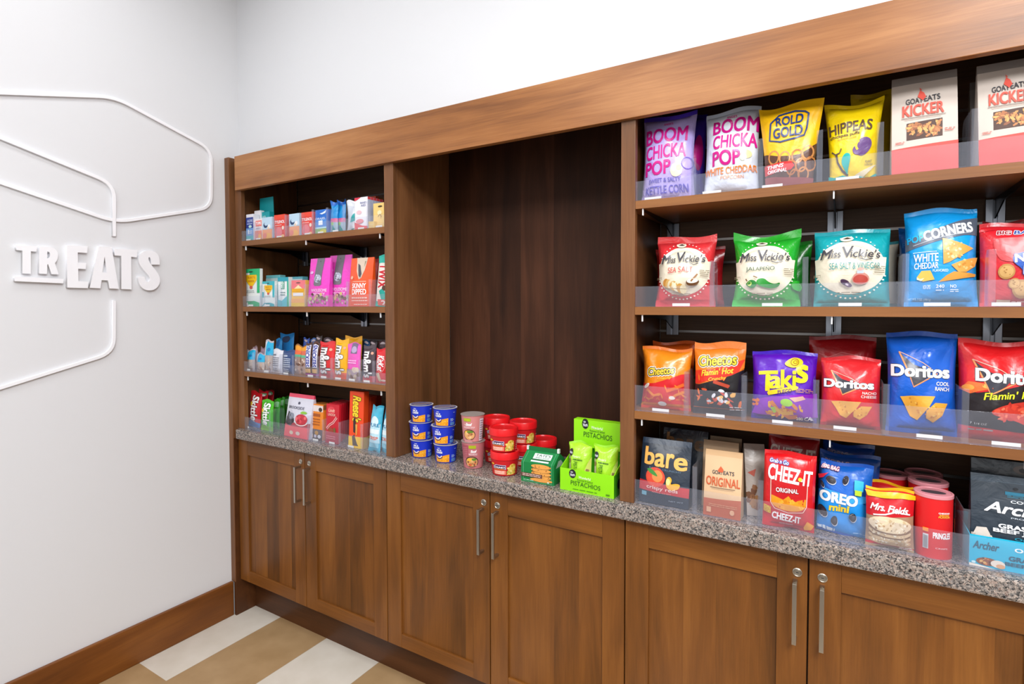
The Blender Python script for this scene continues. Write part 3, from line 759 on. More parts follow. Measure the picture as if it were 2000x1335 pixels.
# ---- second shelf: kettle chips
def vickie(colr, flav, fc, dark, pic, fx=(.18, .78)):
    top = arc_pts(.5, .52, .44, .38, 22, 0, 180)
    oval = [(.06, .52)]+[]
    e = [P(arc_pts(.48, .49, .47, .34, 40), '#f1e7d0'), P([(.02, .38), (.94, .38), (.96, .62), (.0, .62)], '#f1e7d0'),
         [E(.48+.47*math.cos(math.radians(a))*.93, .50+.36*math.sin(math.radians(a))*1.06, .011, .008, '#f6efe0') for a in list(range(25, 160, 9))],
         [E(.48+.47*math.cos(math.radians(a))*.98, .48+.36*math.sin(math.radians(a))*1.04, .014, .009, '#f6efe0') for a in list(range(200, 345, 8))],
         E(.44, .845, .085, .03, '#f1e7d0'), P([(.38, .845), (.44, .868), (.5, .845), (.44, .838)], '#4a3c34'), L(arc_pts(.46, .52, .36, .245, 14, 25, 155), .006, '#b9ab90'),
         T('M', .10, .25, .60, .715, '#3c3a44', .02, .3), T('iss', .24, .36, .60, .69, '#3c3a44', .012, .15), T('V', .385, .53, .60, .745, '#3c3a44', .012, .1), T('ickie\'s', .49, .86, .60, .70, '#3c3a44', .012, .15),
         L([(.6, .59), (.68, .565), (.76, .585)], .012, '#3c3a44'), T(flav, fx[0], fx[1], .455, .535, fc, .005), lines(.30, .62, .14, .19, 2, '#8d8066'), lines(.78, .92, .40, .50, 4, '#8d8066'), lines(.02, .12, .37, .41, 2, '#8d8066')]
    return e+pic
chips_ = [E(.20+.05*i, .325-.014*i, .06, .06, c) for i, c in enumerate(('#c98a3c', '#e2b56a', '#efe3bd', '#d6a552', '#f0e6c4', '#d19c48', '#efe0b4'))]
e = vickie('r', 'SEA SALT', '#cf3b3a', 0, chips_+[E(.66, .33, .10, .045, '#6b4526'), E(.66, .345, .085, .028, '#f4f0e4'), L([(.64, .34), (.74, .43)], .025, '#9a6a3a'), R(.18, .245, .62, .25, '#8b7350')], (.22, .66))
pillow('kettle_chip_bag', 'red and cream sea salt chip bag on the middle chip shelf', 'chip bag', (1274, 1392, 461), S2, .045, .075, .12, .06, 0, '#e0343a', '#e5383a', '#d8303c', e, 11, pinch=.10, sh=.09, top=.05, crumple=1.9)
pillow('kettle_chip_bag', 'red chip bag darkened as if shaded, hidden behind the sea salt bag', 'chip bag', (1275, 1412, 484), S2, .15, .05, .05, 0, 0, '#a8161e', '#8f1018', None, [], 12, top=.05)  # shade behind the front bag painted as a deeper red
pep = [Q([(.22, .30), (.24, .26), (.30, .235), (.36, .25), (.38, .30), (.34, .335), (.28, .345)], '#1d7a2c'), E(.28, .29, .03, .03, '#c8d06a'), L([(.24, .33), (.21, .37)], .018, '#7a5a2c'),
       Q([(.36, .31), (.40, .355), (.48, .36), (.56, .32), (.66, .30), (.74, .32), (.72, .27), (.62, .24), (.5, .245), (.40, .265)], '#23902f'), L([(.38, .36), (.32, .39)], .018, '#7a5a2c')]
e = vickie('g', 'JALAPE\u00d1O', '#2b5a4a', 0, pep+[E(.97, .27, .09, .07, '#28b32c')], (.2, .66))
pillow('kettle_chip_bag', 'green and cream jalapeno chip bag with two green peppers', 'chip bag', (1426, 1562, 456), S2, .04, .08, .12, .05, 0, '#22a82c', '#1fae26', '#2cb43a', e, 13, pinch=.11, sh=.09, top=.06, crumple=2.1)
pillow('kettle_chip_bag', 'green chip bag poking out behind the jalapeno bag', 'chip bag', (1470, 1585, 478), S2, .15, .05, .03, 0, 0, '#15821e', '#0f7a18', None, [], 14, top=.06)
jar = [E(.62, .34, .10, .075, '#c98a7e'), E(.62, .33, .085, .055, '#b5443a'), R(.58, .40, .66, .445, '#b9c4d2'), E(.62, .45, .04, .02, '#cfa59a'), E(.42, .30, .075, .035, '#4b3550', -20), E(.47, .27, .06, .028, '#5d4460', -20), E(.45, .275, .03, .012, '#d8c8d8', -20)]
e = vickie('t', 'SEA SALT & VINEGAR', '#1f8f93', 0, jar, (.22, .86))
pillow('kettle_chip_bag', 'teal and cream salt and vinegar chip bag', 'chip bag', (1588, 1742, 447), S2, .035, .085, .12, 0, 0, '#12a0a8', '#0ea3b0', '#1398a2', e, 15, pinch=.035, sh=.06, top=.03, crumple=1.8)
pillow('kettle_chip_bag', 'teal chip bag behind, its right edge showing beside the salt and vinegar bag', 'chip bag', (1650, 1756, 470), S2, .16, .05, .06, 0, 0, '#e6dcc6', '#0e8f9a', '#0e8f9a', [], 16)
e = [P([(0, .70), (.2, .72), (.5, .79), (.8, .87), (1, .90), (1, .71), (.8, .70), (.5, .655), (.2, .60), (0, .57)], '#5b6474'),
     T('POP', .02, .24, .65, .72, '#14b4f4', .03, .15, 8), T('CORNERS', .24, .93, .70, .80, '#ffffff', .045, .15, 13), L([(.1, .615), (.5, .685), (.9, .735)], .008, '#c8ced8'),
     R(.1, .535, .42, .541, '#dff4ff'), T('WHITE', .11, .44, .44, .52, '#ffffff', .02), T('CHEDDAR', .12, .44, .37, .43, '#ffffff', .02), T('FLAVORED', .37, .58, .335, .36, '#dff4ff', .02),
     P([(.50, .67), (.60, .655), (.93, .57), (.80, .51), (.60, .43), (.51, .41)], '#e0a34e'), B(.53, .46, .76, .62, 26, .02, ['#efc27a', '#f4d49c', '#d08c38'], 4, 5), P([(.62, .40), (.76, .44), (1.0, .49), (.95, .39), (.82, .33), (.72, .33)], '#dfa24c'), B(.72, .36, .94, .45, 16, .02, ['#efc27a', '#d08c38'], 6, 5),
     P([(.45, .235), (.56, .30), (.66, .335), (.96, .315), (.95, .29), (.7, .26)], '#d9993f'), P([(.16, .29), (.22, .35), (.34, .35), (.40, .26), (.24, .245)], '#ecc25c'), P([(.16, .29), (.2, .27), (.26, .28), (.22, .25), (.16, .265)], '#fff3c8'),
     T('NON GMO', .25, .35, .17, .21, '#ffffff', .0), T('240', .42, .53, .18, .21, '#ffffff', .01), T('NO', .61, .69, .18, .21, '#ffffff', .01), T('NET WT. 7 OZ. (198.4 g)', .06, .36, .06, .085, '#bfe8ff', .0), lines(.61, .72, .14, .17, 2, '#ffffff'), lines(.42, .53, .15, .17, 1, '#ffffff')]
pillow('popped_chip_bag', 'tall bright blue popped corn chip bag with white cheddar triangles', 'chip bag', (1770, 1920, 405), S2, .035, .08, .12, .0, 0, '#0b9be6', '#0c9fea', '#0a94de', e, 17, pinch=.05, sh=.06, top=.02)
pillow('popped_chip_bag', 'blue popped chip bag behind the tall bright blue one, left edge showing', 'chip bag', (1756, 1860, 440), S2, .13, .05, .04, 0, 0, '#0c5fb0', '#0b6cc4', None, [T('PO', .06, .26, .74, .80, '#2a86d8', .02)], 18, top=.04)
ck = lambda x, y, r: [E(x, y, r, r*.8, '#b98a4c'), E(x, y, r*.8, r*.6, '#cfa464'), B(x-r*.5, y-r*.4, x+r*.5, y+r*.4, 6, .012, ['#a87838'], 3, 5)]
e = [R(0, .9, 1, .93, '#c71a26'), T('BIG', .22, .42, .84, .885, '#8c1020', .03, .2, out='#f2d8d8', ow=.012), T('BAG', .45, .74, .84, .885, '#25408f', .03, .2, out='#e8e8f4', ow=.012),
     Q([(.16, .78), (.25, .80), (.6, .80), (.9, .74), (.95, .7), (.96, .5), (.3, .5), (.2, .6)], '#e2474a'), ck(.74, .71, .17), ck(.33, .40, .11), ck(.54, .20, .13), ck(.44, .26, .08),
     Q([(.40, .50), (.42, .60), (.7, .64), (1.0, .68), (1.0, .40), (.75, .33), (.55, .33), (.55, .42)], '#2456b4'), T('Nutter', .43, .98, .52, .61, '#ffffff', .04, .1, 6, out='#1f4aa0', ow=.02), T('Butter', .55, 1.0, .385, .475, '#ffffff', .04, .1, 6, out='#1f4aa0', ow=.02), P([(.6, .3), (.9, .36), (.97, .3), (.8, .25)], '#f2c029'), R(.22, .04, .4, .085, '#d9c7b0'), lines(.42, .9, .06, .08, 1, '#f4dada')]
pillow('cookie_bag', 'red bag of peanut-shaped cookies at the right picture edge', 'cookie bag', (1920, 2072, 431), S2, .042, .06, .10, 0, 0, '#cf1e2a', '#c41824', '#d23440', e, 19, pinch=.02, sh=.05)
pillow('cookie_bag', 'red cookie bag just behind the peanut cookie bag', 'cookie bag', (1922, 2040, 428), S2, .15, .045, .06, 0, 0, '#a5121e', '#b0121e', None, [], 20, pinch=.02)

# ---- third shelf: crunchy chips
def cheeto(hot):
    f = lambda x0, x1, y0, y1, r: [T('Cheetos', x0, x1, y0, y1, '#f6cf3a', .035, .15, r, out=[('#ffffff', 1.7), ('#2a1c14', 1)], ow=.022)]
    if not hot:
        return [P([(0, .10), (1, .10), (1, .60), (.85, .58), (.6, .50), (.3, .42), (.05, .40), (0, .42)], '#d8232a'),
                f(.14, .70, .56, .68, 7), T('Crunchy', .36, .66, .485, .525, '#f6d44a', .02, .2, 4), B(.08, .14, .92, .38, 22, .05, ['#f07a24', '#f58c2c', '#e25e1c', '#ee6e30'], 7, 6, .3), L([(.15, .30), (.28, .22), (.42, .25)], .05, '#f08a30'), L([(.55, .3), (.75, .36), (.9, .42)], .06, '#f4702a'), L([(.6, .16), (.74, .25), (.9, .3)], .05, '#f28a30'),
                E(.12, .37, .07, .03, '#f4e4d6', 30), E(.66, .2, .06, .03, '#f2e6de'), E(.46, .10, .09, .035, '#e9eef4')]
    return [P([(0, .42), (.1, .42), (.4, .50), (.75, .55), (1, .66), (1, .90), (0, .90)], '#ef7d1c'), P([(0, .42), (.1, .42), (.4, .50), (.75, .55), (.9, .60), (1, .78), (.7, .70), (.4, .63), (0, .60)], '#e0301e'),
            P([(0, .1), (1, .1), (1, .64), (.75, .55), (.4, .47), (.1, .41), (0, .41)], '#1c191c'),
            f(.10, .84, .68, .82, 5), T('Flamin\' Hot', .14, .80, .555, .635, '#f8e03c', .02, .35, 8), T('Crunchy', .30, .66, .47, .525, '#f8d03c', .02, .25, 9, out='#e0301e', ow=.012),
            L([(.4, .46), (.7, .405), (.72, .395)], .07, '#b8452e'), B(.08, .14, .92, .36, 16, .07, ['#d8552c', '#e8742c', '#c8402a'], 9, 6, .35), B(.3, .12, .95, .34, 9, .06, ['#e4e4ea', '#f0b45a', '#d6dbe4'], 21, 7, .6), lines(.72, .95, .08, .14, 2, '#d8d8d8')]
pillow('cheese_puff_bag', 'orange crunchy cheese snack bag, front one at the left end of the lowest chip shelf', 'chip bag', (1246, 1344, 681), S3, .035, .065, .12, .05, 0, '#f08a1c', '#f27c1a', '#e04424', cheeto(0), 21, pinch=.09, sh=.06, top=.03, crumple=1.8)
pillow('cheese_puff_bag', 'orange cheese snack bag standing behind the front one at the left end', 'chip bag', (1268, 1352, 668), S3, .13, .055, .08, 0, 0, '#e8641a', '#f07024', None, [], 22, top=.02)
pillow('cheese_puff_bag', 'orange and black spicy cheese snack bag with yellow slanted lettering', 'chip bag', (1350, 1452, 670), S3, .03, .06, .11, .08, 0, '#ef7d1c', '#f4822a', '#2a2428', cheeto(1), 23, pinch=.08, sh=.09, top=.02, wave=.006, crumple=1.2)
rad = [('#f3d92a')]
e = [T('T', .13, .42, .43, .70, '#f7de1e', .035, .1, 5, out='#5a1f96', ow=.014), T('a', .28, .46, .47, .63, '#f7de1e', .035, .1, 5, out='#5a1f96', ow=.014), T('k', .46, .63, .49, .73, '#f7de1e', .035, .1, 5, out='#5a1f96', ow=.014), T('i', .645, .70, .50, .72, '#f7de1e', .035, .1, 5, out='#5a1f96', ow=.014), T('s', .70, .86, .57, .80, '#f7de1e', .035, .1, 5, out='#5a1f96', ow=.014),
     Q([(.5, .80), (.56, .86), (.66, .905), (.78, .88), (.80, .82), (.72, .77), (.62, .76)], '#eccb26'), ring(.67, .835, .06, .045, .016, '#a07a14'), ring(.68, .835, .028, .02, .012, '#a07a14'),
     P([(.28, .365), (.72, .46), (.74, .50), (.70, .515), (.28, .43), (.26, .395)], '#f3cf2a'), T('FUEGO', .42, .64, .405, .455, '#4a1a70', .04, 0, 9),
     P([(.02, .08), (1, .08), (1, .42), (.8, .4), (.3, .34), (.1, .3)], '#8d1fc0'), B(.28, .08, .78, .24, 20, .06, ['#e5a92c', '#d8862a', '#f0c23c', '#c8602a'], 11, 6, .4), L([(.32, .28), (.42, .17), (.6, .07), (.72, .09)], .07, '#d67a26'), L([(.36, .2), (.5, .12), (.66, .14)], .06, '#e9b43a'),
     Q([(.46, .30), (.52, .33), (.62, .32), (.66, .26), (.6, .22), (.48, .24)], '#9ed436'), P([(.3, .2), (.36, .12), (.4, .13), (.38, .21)], '#a6d83c'), P([(.6, .34), (.8, .38), (.84, .34), (.68, .29)], '#e8b6a0'), B(.02, .2, .12, .34, 5, .03, ['#e87830'], 4, 5), lines(.7, .94, .42, .48, 3, '#d8a048'), T('280 CAL', .70, .95, .05, .09, '#ffffff', .02)]
pillow('chip_bag', 'purple rolled tortilla chip bag with big yellow lettering', 'chip bag', (1464, 1595, 688), S3, .035, .07, .10, .03, 0, '#5a14b4', '#4516c0', '#3a1296', e, 25, pinch=.05, sh=.05, top=.015, crumple=1.8)
def dor(base, dark, flav, variant, fx):
    e = [P([(.16, .80), (.36, .68), (.64, .62), (.56, .55), (.38, .46), (.33, .55), (.28, .64)], '#3a3a44'), L([(.17, .80), (.28, .62), (.37, .46), (.72, .60)], .022, '#e8935a'), L([(.17, .80), (.5, .70), (.62, .645)], .012, '#d8b2a0'),
         T('Doritos', .06, .88, .56, .67, '#ffffff', .05, .0, 0, out='#25252e', ow=.018)]
    if variant == 'hot': return e
    tri = lambda p, s: [P(p, '#e9a83c'), B(min(q[0] for q in p)+.06, min(q[1] for q in p)+.05, max(q[0] for q in p)-.08, max(q[1] for q in p)-.03, 12, .016, ['#f4c660', '#d88a28', '#c87a20'], s, 5)]
    e += [T(flav[0], fx[0], fx[1], .485, .52, '#f4ece4', .02, .1), T(flav[1], fx[0]-.02, fx[1], .435, .47, '#f4ece4', .02, .1)]
    e += tri([(.18, .36), (.34, .375), (.68, .38), (.6, .28), (.44, .14), (.34, .17)], 3)+tri([(.56, .24), (.68, .32), (.86, .32), (.78, .2), (.66, .13), (.56, .17)], 8)
    return e
pillow('tortilla_chip_bag', 'red nacho tortilla chip bag beside the purple bag', 'chip bag', (1602, 1722, 699), S3, .035, .065, .10, .0, 0, '#d8262c', '#c8202a', '#a01a22', dor('r', 0, ('NACHO', 'CHEESE'), 0, (.70, .93)), 27, pinch=.03, sh=.05, crumple=2.1)
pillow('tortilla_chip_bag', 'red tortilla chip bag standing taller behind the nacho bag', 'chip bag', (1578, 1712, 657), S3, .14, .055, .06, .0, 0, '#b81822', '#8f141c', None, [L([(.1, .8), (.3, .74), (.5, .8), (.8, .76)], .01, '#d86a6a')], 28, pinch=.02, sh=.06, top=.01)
pillow('tortilla_chip_bag', 'large blue ranch tortilla chip bag in the middle of the lowest chip shelf', 'chip bag', (1733, 1878, 651), S3, .03, .08, .11, .0, 0, '#0f5cc6', '#1058c8', '#0c4fae', dor('b', 0, ('COOL', 'RANCH'), 0, (.70, .88)), 29, pinch=.06, sh=.06, top=.015, crumple=2.1)
e = [P([(0, .14), (1, .10), (1, .62), (.6, .53), (.42, .50), (.2, .47), (0, .50)], '#211a1c'), P([(.0, .50), (.12, .46), (.24, .49), (.4, .52), (.36, .56), (.1, .58)], '#ef6a2c'), E(.1, .52, .07, .03, '#f8a040'), E(.32, .54, .05, .02, '#f4ae50')] + \
    dor('h', 0, 0, 'hot', 0)[:3]+[T('Doritos', .20, .98, .58, .70, '#ffffff', .05, 0, -3, out='#25252e', ow=.018), T("Flamin' Hot", .28, .98, .43, .50, '#e8ee2a', .02, .3, 7)] + \
    [Q([(.36, .3), (.5, .36), (.8, .42), (1, .43), (1, .12), (.9, .14), (.7, .22), (.42, .26)], '#c8382a'), B(.42, .22, .98, .38, 34, .04, ['#e2543c', '#ef7a5a', '#b82c20', '#d8422e'], 13, 6, .6), T('7 1/4 OZ', .14, .34, .16, .18, '#c8c8c8', .0), lines(.12, .42, .09, .13, 1, '#8a8a8a')]
pillow('tortilla_chip_bag', 'red and black spicy tortilla chip bag at the right picture edge', 'chip bag', (1878, 2045, 667), S3, .03, .08, .10, .0, 0, '#d81a20', '#dc1c22', '#8e1a20', e, 31, pinch=.04, sh=.06, crumple=2.1)

# ---- counter level of the right bay
e = [P([(0, .20), (1, .165), (1, .31), (0, .35)], '#c0282e'), T('b', .09, .28, .60, .86, '#efb25a', .03), T('a', .31, .50, .59, .775, '#efb25a', .03), T('r', .54, .68, .59, .79, '#efb25a', .03), T('e', .70, .93, .57, .75, '#efb25a', .03), T('BAKED CRUNCHY', .2, .84, .535, .56, '#5f7a92', .0, 0, -2),
     E(.34, .42, .20, .15, '#d9472e'), E(.38, .44, .11, .09, '#ec8a4a'), Q([(.15, .53), (.24, .55), (.36, .48), (.40, .43), (.28, .45), (.19, .49)], '#3f8a3a'), Q([(.56, .42), (.62, .47), (.68, .42), (.64, .34), (.74, .37), (.84, .36), (.80, .28), (.66, .25), (.56, .30)], '#f0ac2e'), E(.6, .38, .04, .05, '#f8d88a'),
     T('crispy reds', .17, .79, .215, .285, '#f6d8d0', .01, 0, -2), T('APPLE CHIPS', .28, .66, .185, .20, '#e8a09a', .0), R(.07, .12, .17, .18, '#6fa6bc'), T('NET WT', .62, .9, .08, .10, '#9aa6b2', .0)]
pouch('fruit_pouch', 'dark navy fruit chip pouch with a red apple, left end of the counter level', 'snack pouch', (1248, 1345, 862), ZC, .025, .06, .06, .0, '#1d2a3a', '#22344a', e, fin='foil', bulge=.014, seed=11)
pouch('fruit_pouch', 'second dark navy fruit chip pouch in the shade behind the apple one', 'snack pouch', (1290, 1378, 842), ZC, .13, .06, .04, .0, '#141c28', '#182232', [T('b', .1, .26, .74, .93, '#a8763a', .05), T('a', .32, .5, .72, .85, '#8a602f', .05), T('r', .56, .68, .72, .86, '#7a5428', .05), T('e', .74, .94, .71, .85, '#7a5428', .05)], fin='foil', bulge=.01, seed=12)  # navy and letters darkened, so the shade is in the colours
og = goat('ORIGINAL', '#c8572c', '#b5542c', 1, 0)
pouch('snack_pouch', 'tan kraft pouch with orange ORIGINAL lettering, the front one', 'snack pouch', (1374, 1447, 884), ZC, .02, .05, .03, .0, '#d8b48c', '#cfa87c', og, seed=13)
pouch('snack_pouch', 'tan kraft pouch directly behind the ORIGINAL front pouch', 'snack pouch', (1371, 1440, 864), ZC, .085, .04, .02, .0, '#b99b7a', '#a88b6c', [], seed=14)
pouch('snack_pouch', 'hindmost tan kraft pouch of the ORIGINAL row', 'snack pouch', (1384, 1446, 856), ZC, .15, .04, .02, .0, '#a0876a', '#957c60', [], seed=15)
pouch('snack_pouch', 'silvery clear-sided snack pouch to the right of the ORIGINAL pouch', 'snack pouch', (1448, 1487, 873), ZC, .075, .09, .02, .35, '#b0a49a', '#9a9088', [B(.1, .1, .9, .5, 14, .14, ['#8a5a34', '#a87848', '#6d4326'], 4, 6), P([(.1, .6), (.5, .66), (.4, .55)], '#b84a32')], fin='foil', seed=16)
def cheez():
    return [P([(.14, .28), (.2, .24), (.72, .235), (.84, .28), (.85, .64), (.14, .64)], '#c4161e'), P(arc_pts(.5, .36, .33, .10, 16, 180, 360)+[(.83, .44), (.70, .42), (.6, .38), (.5, .46), (.4, .40), (.26, .43), (.17, .44)], '#e89a20'), B(.22, .29, .8, .40, 14, .05, ['#f2b03a', '#d98616', '#efa42c'], 3, 4, .9),
            L([(.15, .64), (.16, .34), (.24, .27), (.5, .235), (.78, .27), (.84, .34), (.85, .64)], .014, '#f6d8c8'), T('CHEEZ-IT', .10, .92, .63, .81, '#ffffff', .045, .0, -4, out='#d01018', ow=.01), T('Grab n Go', .12, .48, .845, .89, '#ffffff', .02, .15, -4, out='#2a4fa8', ow=.014), T('ORIGINAL', .26, .68, .50, .555, '#ffffff', .02, 0, 3, out='#8a0c14', ow=.008),
            T('CHEEZ-IT', .20, .74, .125, .215, '#ffffff', .045, .0, -4), T('BAKED SNACKS', .34, .6, .075, .095, '#f2c0c0', .01), P([(.04, .20), (.17, .19), (.17, .28), (.04, .29)], '#f4cf3a'), lines(.05, .16, .2, .28, 4, '#a8541a'), P([(.80, .07), (.86, .16), (.98, .10), (.94, .05), (.82, .04)], '#f0a020'), E(.7, .69, .035, .025, '#f4cf3a')]
pillow('cracker_bag', 'red cheese cracker bag standing in front on the counter level', 'snack bag', (1487, 1590, 887), ZC, .006, .05, .04, .05, .02, '#d9141c', '#e0181f', '#c8141c', cheez(), 33, pinch=.015, sh=.06, top=.02, crumple=.8)
pillow('cracker_bag', 'shaded red cheese cracker bag behind the front cracker bag', 'snack bag', (1492, 1592, 852), ZC, .11, .05, .03, .0, .04, '#8f1218', '#7c0f16', None, [T('CHEEZ-IT', .06, .92, .72, .85, '#c8b8b0', .045, 0, -3)], 34, pinch=.015, sh=.06)  # red and lettering dulled to paint the shade behind the front bag
oc = lambda x, y, rx, ry, a: [E(x, y, rx, ry, '#1c1a20', a), E(x+.006, y-.006, rx*.97, ry*.95, '#c8ccd8', a), E(x+.001, y+.003, rx*.95, ry*.92, '#26222a', a), E(x, y+.003, rx*.7, ry*.66, '#3c3842', a), E(x, y+.003, rx*.62, ry*.58, '#26222a', a), B(x-rx*.4, y-ry*.4, x+rx*.4, y+ry*.4, 9, .012, ['#4a4650'], 2, 4)]
e = [P([(0, .05), (1, 0), (1, .45), (.6, .56), (.3, .52), (0, .58)], '#1b8ee0'), P([(.1, .5), (.5, .44), (1, .52), (1, .6), (.5, .58), (.1, .62)], '#3aa6ee'), T('OREO', .03, .74, .45, .58, '#ffffff', .06, 0, 0, out='#0f3f96', ow=.02), T('mini', .22, .60, .34, .43, '#f4d23a', .05, .1, 4, out='#1c3f7a', ow=.012),
     oc(.22, .74, .095, .055, -10), oc(.50, .77, .07, .055, 60), oc(.07, .66, .03, .055, 40), oc(.11, .30, .10, .07, -30), oc(.34, .20, .06, .07, 20), oc(.68, .30, .06, .07, 60), R(.66, .66, .82, .79, '#36b8dc'), R(.67, .60, .80, .67, '#b8d83a'), T('BIG BAG', .04, .36, .88, .925, '#e8ecf8', .03, .1, -3, out='#c42a3a', ow=.01), P([(.0, .78), (.16, .83), (.1, .76), (.02, .73)], '#d8283c'),
     lines(.04, .36, .06, .11, 1, '#dceaf8', .8), lines(.7, .95, .08, .1, 1, '#a0ccf0')]
pillow('cookie_bag', 'bright blue mini sandwich cookie bag on the counter level, front one', 'cookie bag', (1594, 1698, 906), ZC, .036, .045, .05, .0, .05, '#1565c8', '#1656bc', '#1558b4', e, 35, pinch=.02, sh=.05, crumple=1.2)
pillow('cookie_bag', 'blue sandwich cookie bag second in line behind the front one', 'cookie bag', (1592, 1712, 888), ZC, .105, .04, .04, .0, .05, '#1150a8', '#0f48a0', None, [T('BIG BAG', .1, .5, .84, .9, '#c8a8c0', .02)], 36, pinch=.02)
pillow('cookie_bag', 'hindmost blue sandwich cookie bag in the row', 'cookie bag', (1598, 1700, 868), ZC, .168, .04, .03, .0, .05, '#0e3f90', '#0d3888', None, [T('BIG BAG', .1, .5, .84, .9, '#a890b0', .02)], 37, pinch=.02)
cookie = lambda y, ry, c: [E(.5, y, .44, ry, c), B(.14, y-ry*.7, .86, y+ry*.7, 40, .035, ['#cdb48e', '#ead9bc', '#b89468', '#f4ead4'], int(y*100), 6, .6)]
e = [P([(0, .10), (1, .06), (1, .62), (0, .55)], '#a8866a'), P([(0, .52), (1, .60), (1, .86), (0, .82)], '#c91824'), cookie(.14, .07, '#caa87e'), cookie(.22, .08, '#d8ba90'), E(.5, .265, .43, .07, '#8a6848'), cookie(.31, .09, '#dcc19a'), E(.5, .36, .43, .09, '#8a6a4c'), cookie(.43, .135, '#e4cfae'),
     T('Mrs. Fields', .10, .86, .635, .74, '#ffffff', .03, .35, -1), L([(.16, .555), (.4, .59), (.62, .66), (.9, .63)], .03, '#ffffff'), P([(.05, .84), (1, .86), (1, .93), (0, .93)], '#f4b816'), lines(.7, .95, .05, .09, 2, '#f4f0ea')]
pillow('cookie_bag', 'cookie bag with stacked pale cookies and white script, in front', 'cookie bag', (1691, 1788, 958), ZC, .004, .045, .05, .0, .0, '#c91824', '#f4b816', '#b0906c', e, 38, pinch=.05, sh=.05, crumple=.9)
pillow('cookie_bag', 'cookie bag with a yellow top seal behind the stacked-cookie bag', 'cookie bag', (1692, 1785, 946), ZC, .075, .035, .05, .0, .0, '#b8161f', '#eab014', None, [], 39, pinch=.04)
def can(px, Y, label, els=True):
    x0, x1, H = span(px, ZC, Y); Rr = (x1-x0)/2
    t = empty('snack_can', ((x0+x1)/2, Y+Rr, ZC), (0, 0, 0), label, 'can', 'red snack cans at the right of the counter level' if False else None)
    bm = bmesh.new(); lathe(bm, [(Rr*.955, .0), (Rr*.965, .002), (Rr*.965, H*.945)], 48, cap1=True)
    mesh_obj('can_body', bm, mat('#d8181c', 'card'), t, True, .6)
    bm = bmesh.new(); lathe(bm, [(Rr*.975, H*.94), (Rr, H*.945), (Rr, H*.992), (Rr*.965, H), (Rr*.9, H), (Rr*.86, H*.985), (0.0005, H*.985)], 48, cap0=True, cap1=True)
    mesh_obj('plastic_lid', bm, mat('#d98d96', 'plastic'), t, True, .5)
    bm = bmesh.new(); lathe(bm, [(Rr*.62, H*.986), (Rr*.62, H*.9875)], 32)
    for v in bm.verts: v.co.y *= .55
    mesh_obj('lid_print', bm, mat('#4a4046', 'plastic'), t)
    if els:
        def Sn(x, y):
            a = (x-.5)*PI+.35; n = Vector((math.sin(a), -math.cos(a), 0)); return n*Rr*.966+Vector((0, 0, y*H)), n
        ex = [T('PRINGLES', .36, .66, .33, .42, '#ffffff', .045), T('CHEDDAR', .44, .64, .72, .745, '#ffffff', .03), T('NACHO', .46, .62, .69, .712, '#f8d040', .03), T('FLAVOR', .44, .64, .66, .685, '#f8d040', .03), T('CRISPS', .40, .60, .17, .19, '#f8d8d8', .01), R(.20, .15, .29, .38, '#d9d9dc'), [R(.205+.008*i, .16, .209+.008*i, .36, '#8a8a90') for i in range(10)],
              P([(.2, .42), (.29, .42), (.29, .48), (.2, .48)], '#f08a1c'), P([(.84, .38), (.9, .4), (.92, .6), (.86, .62)], '#e8a42c')]
        prints(t, Sn, ex, H/(PI*Rr), (32, 2), fin='card')
    return t
can((1786, 1868, 968), .010, 'small red chip can with white lettering, nearest one of four')
can((1775, 1858, 945), .090, 'red chip can directly behind the nearest can', False)
can((1702, 1778, 930), .135, 'red chip can behind the stacked-cookie bag, left one at the back', False)
can((1768, 1846, 929), .165, 'hindmost red chip can, right one at the back', False)
# jerky pouches in an open display carton
def jerky(px, Y, label, els, seed):
    return pouch('jerky_pouch', label, 'snack pouch', px, ZC+.003, Y, .04, .04, 0, '#26323e', '#2d3c4a', els, fin='foil', bulge=.004, seed=seed, topd=.006)
e = [R(.4, .80, .95, .835, '#1f6f8c'), lines(.42, .93, .77, .80, 2, '#2f86a2'), T('COUNTRY', .46, .92, .715, .745, '#e6edf4', .02), T('Archer', .16, .98, .585, .70, '#f2f4f8', .03, .3, -2), T('PROVISIONS', .46, .90, .545, .56, '#c8d2dc', .01), T('GRASS-FED', .32, .95, .43, .475, '#f2f4f8', .05), T('BEEF JERKY', .26, .98, .37, .42, '#f2f4f8', .05), T('Original', .5, .85, .31, .345, '#1d8aa4', .03), E(.52, .875, .03, .012, '#10161e'), B(.0, .22, .2, .34, 8, .08, ['#b8a89a', '#d8ccc0'], 3, 6), R(.3, .93, .9, .934, '#52616e')]
jerky((1898, 2073, 936), .035, 'dark grey beef jerky pouch in the bright teal display carton', e, 41)
jerky((1899, 2068, 905), .10, 'shaded beef jerky pouch behind the front jerky pouch', [E(.66, .92, .16, .05, '#8a7f7a'), E(.68, .915, .11, .03, '#3a3438')], 42)
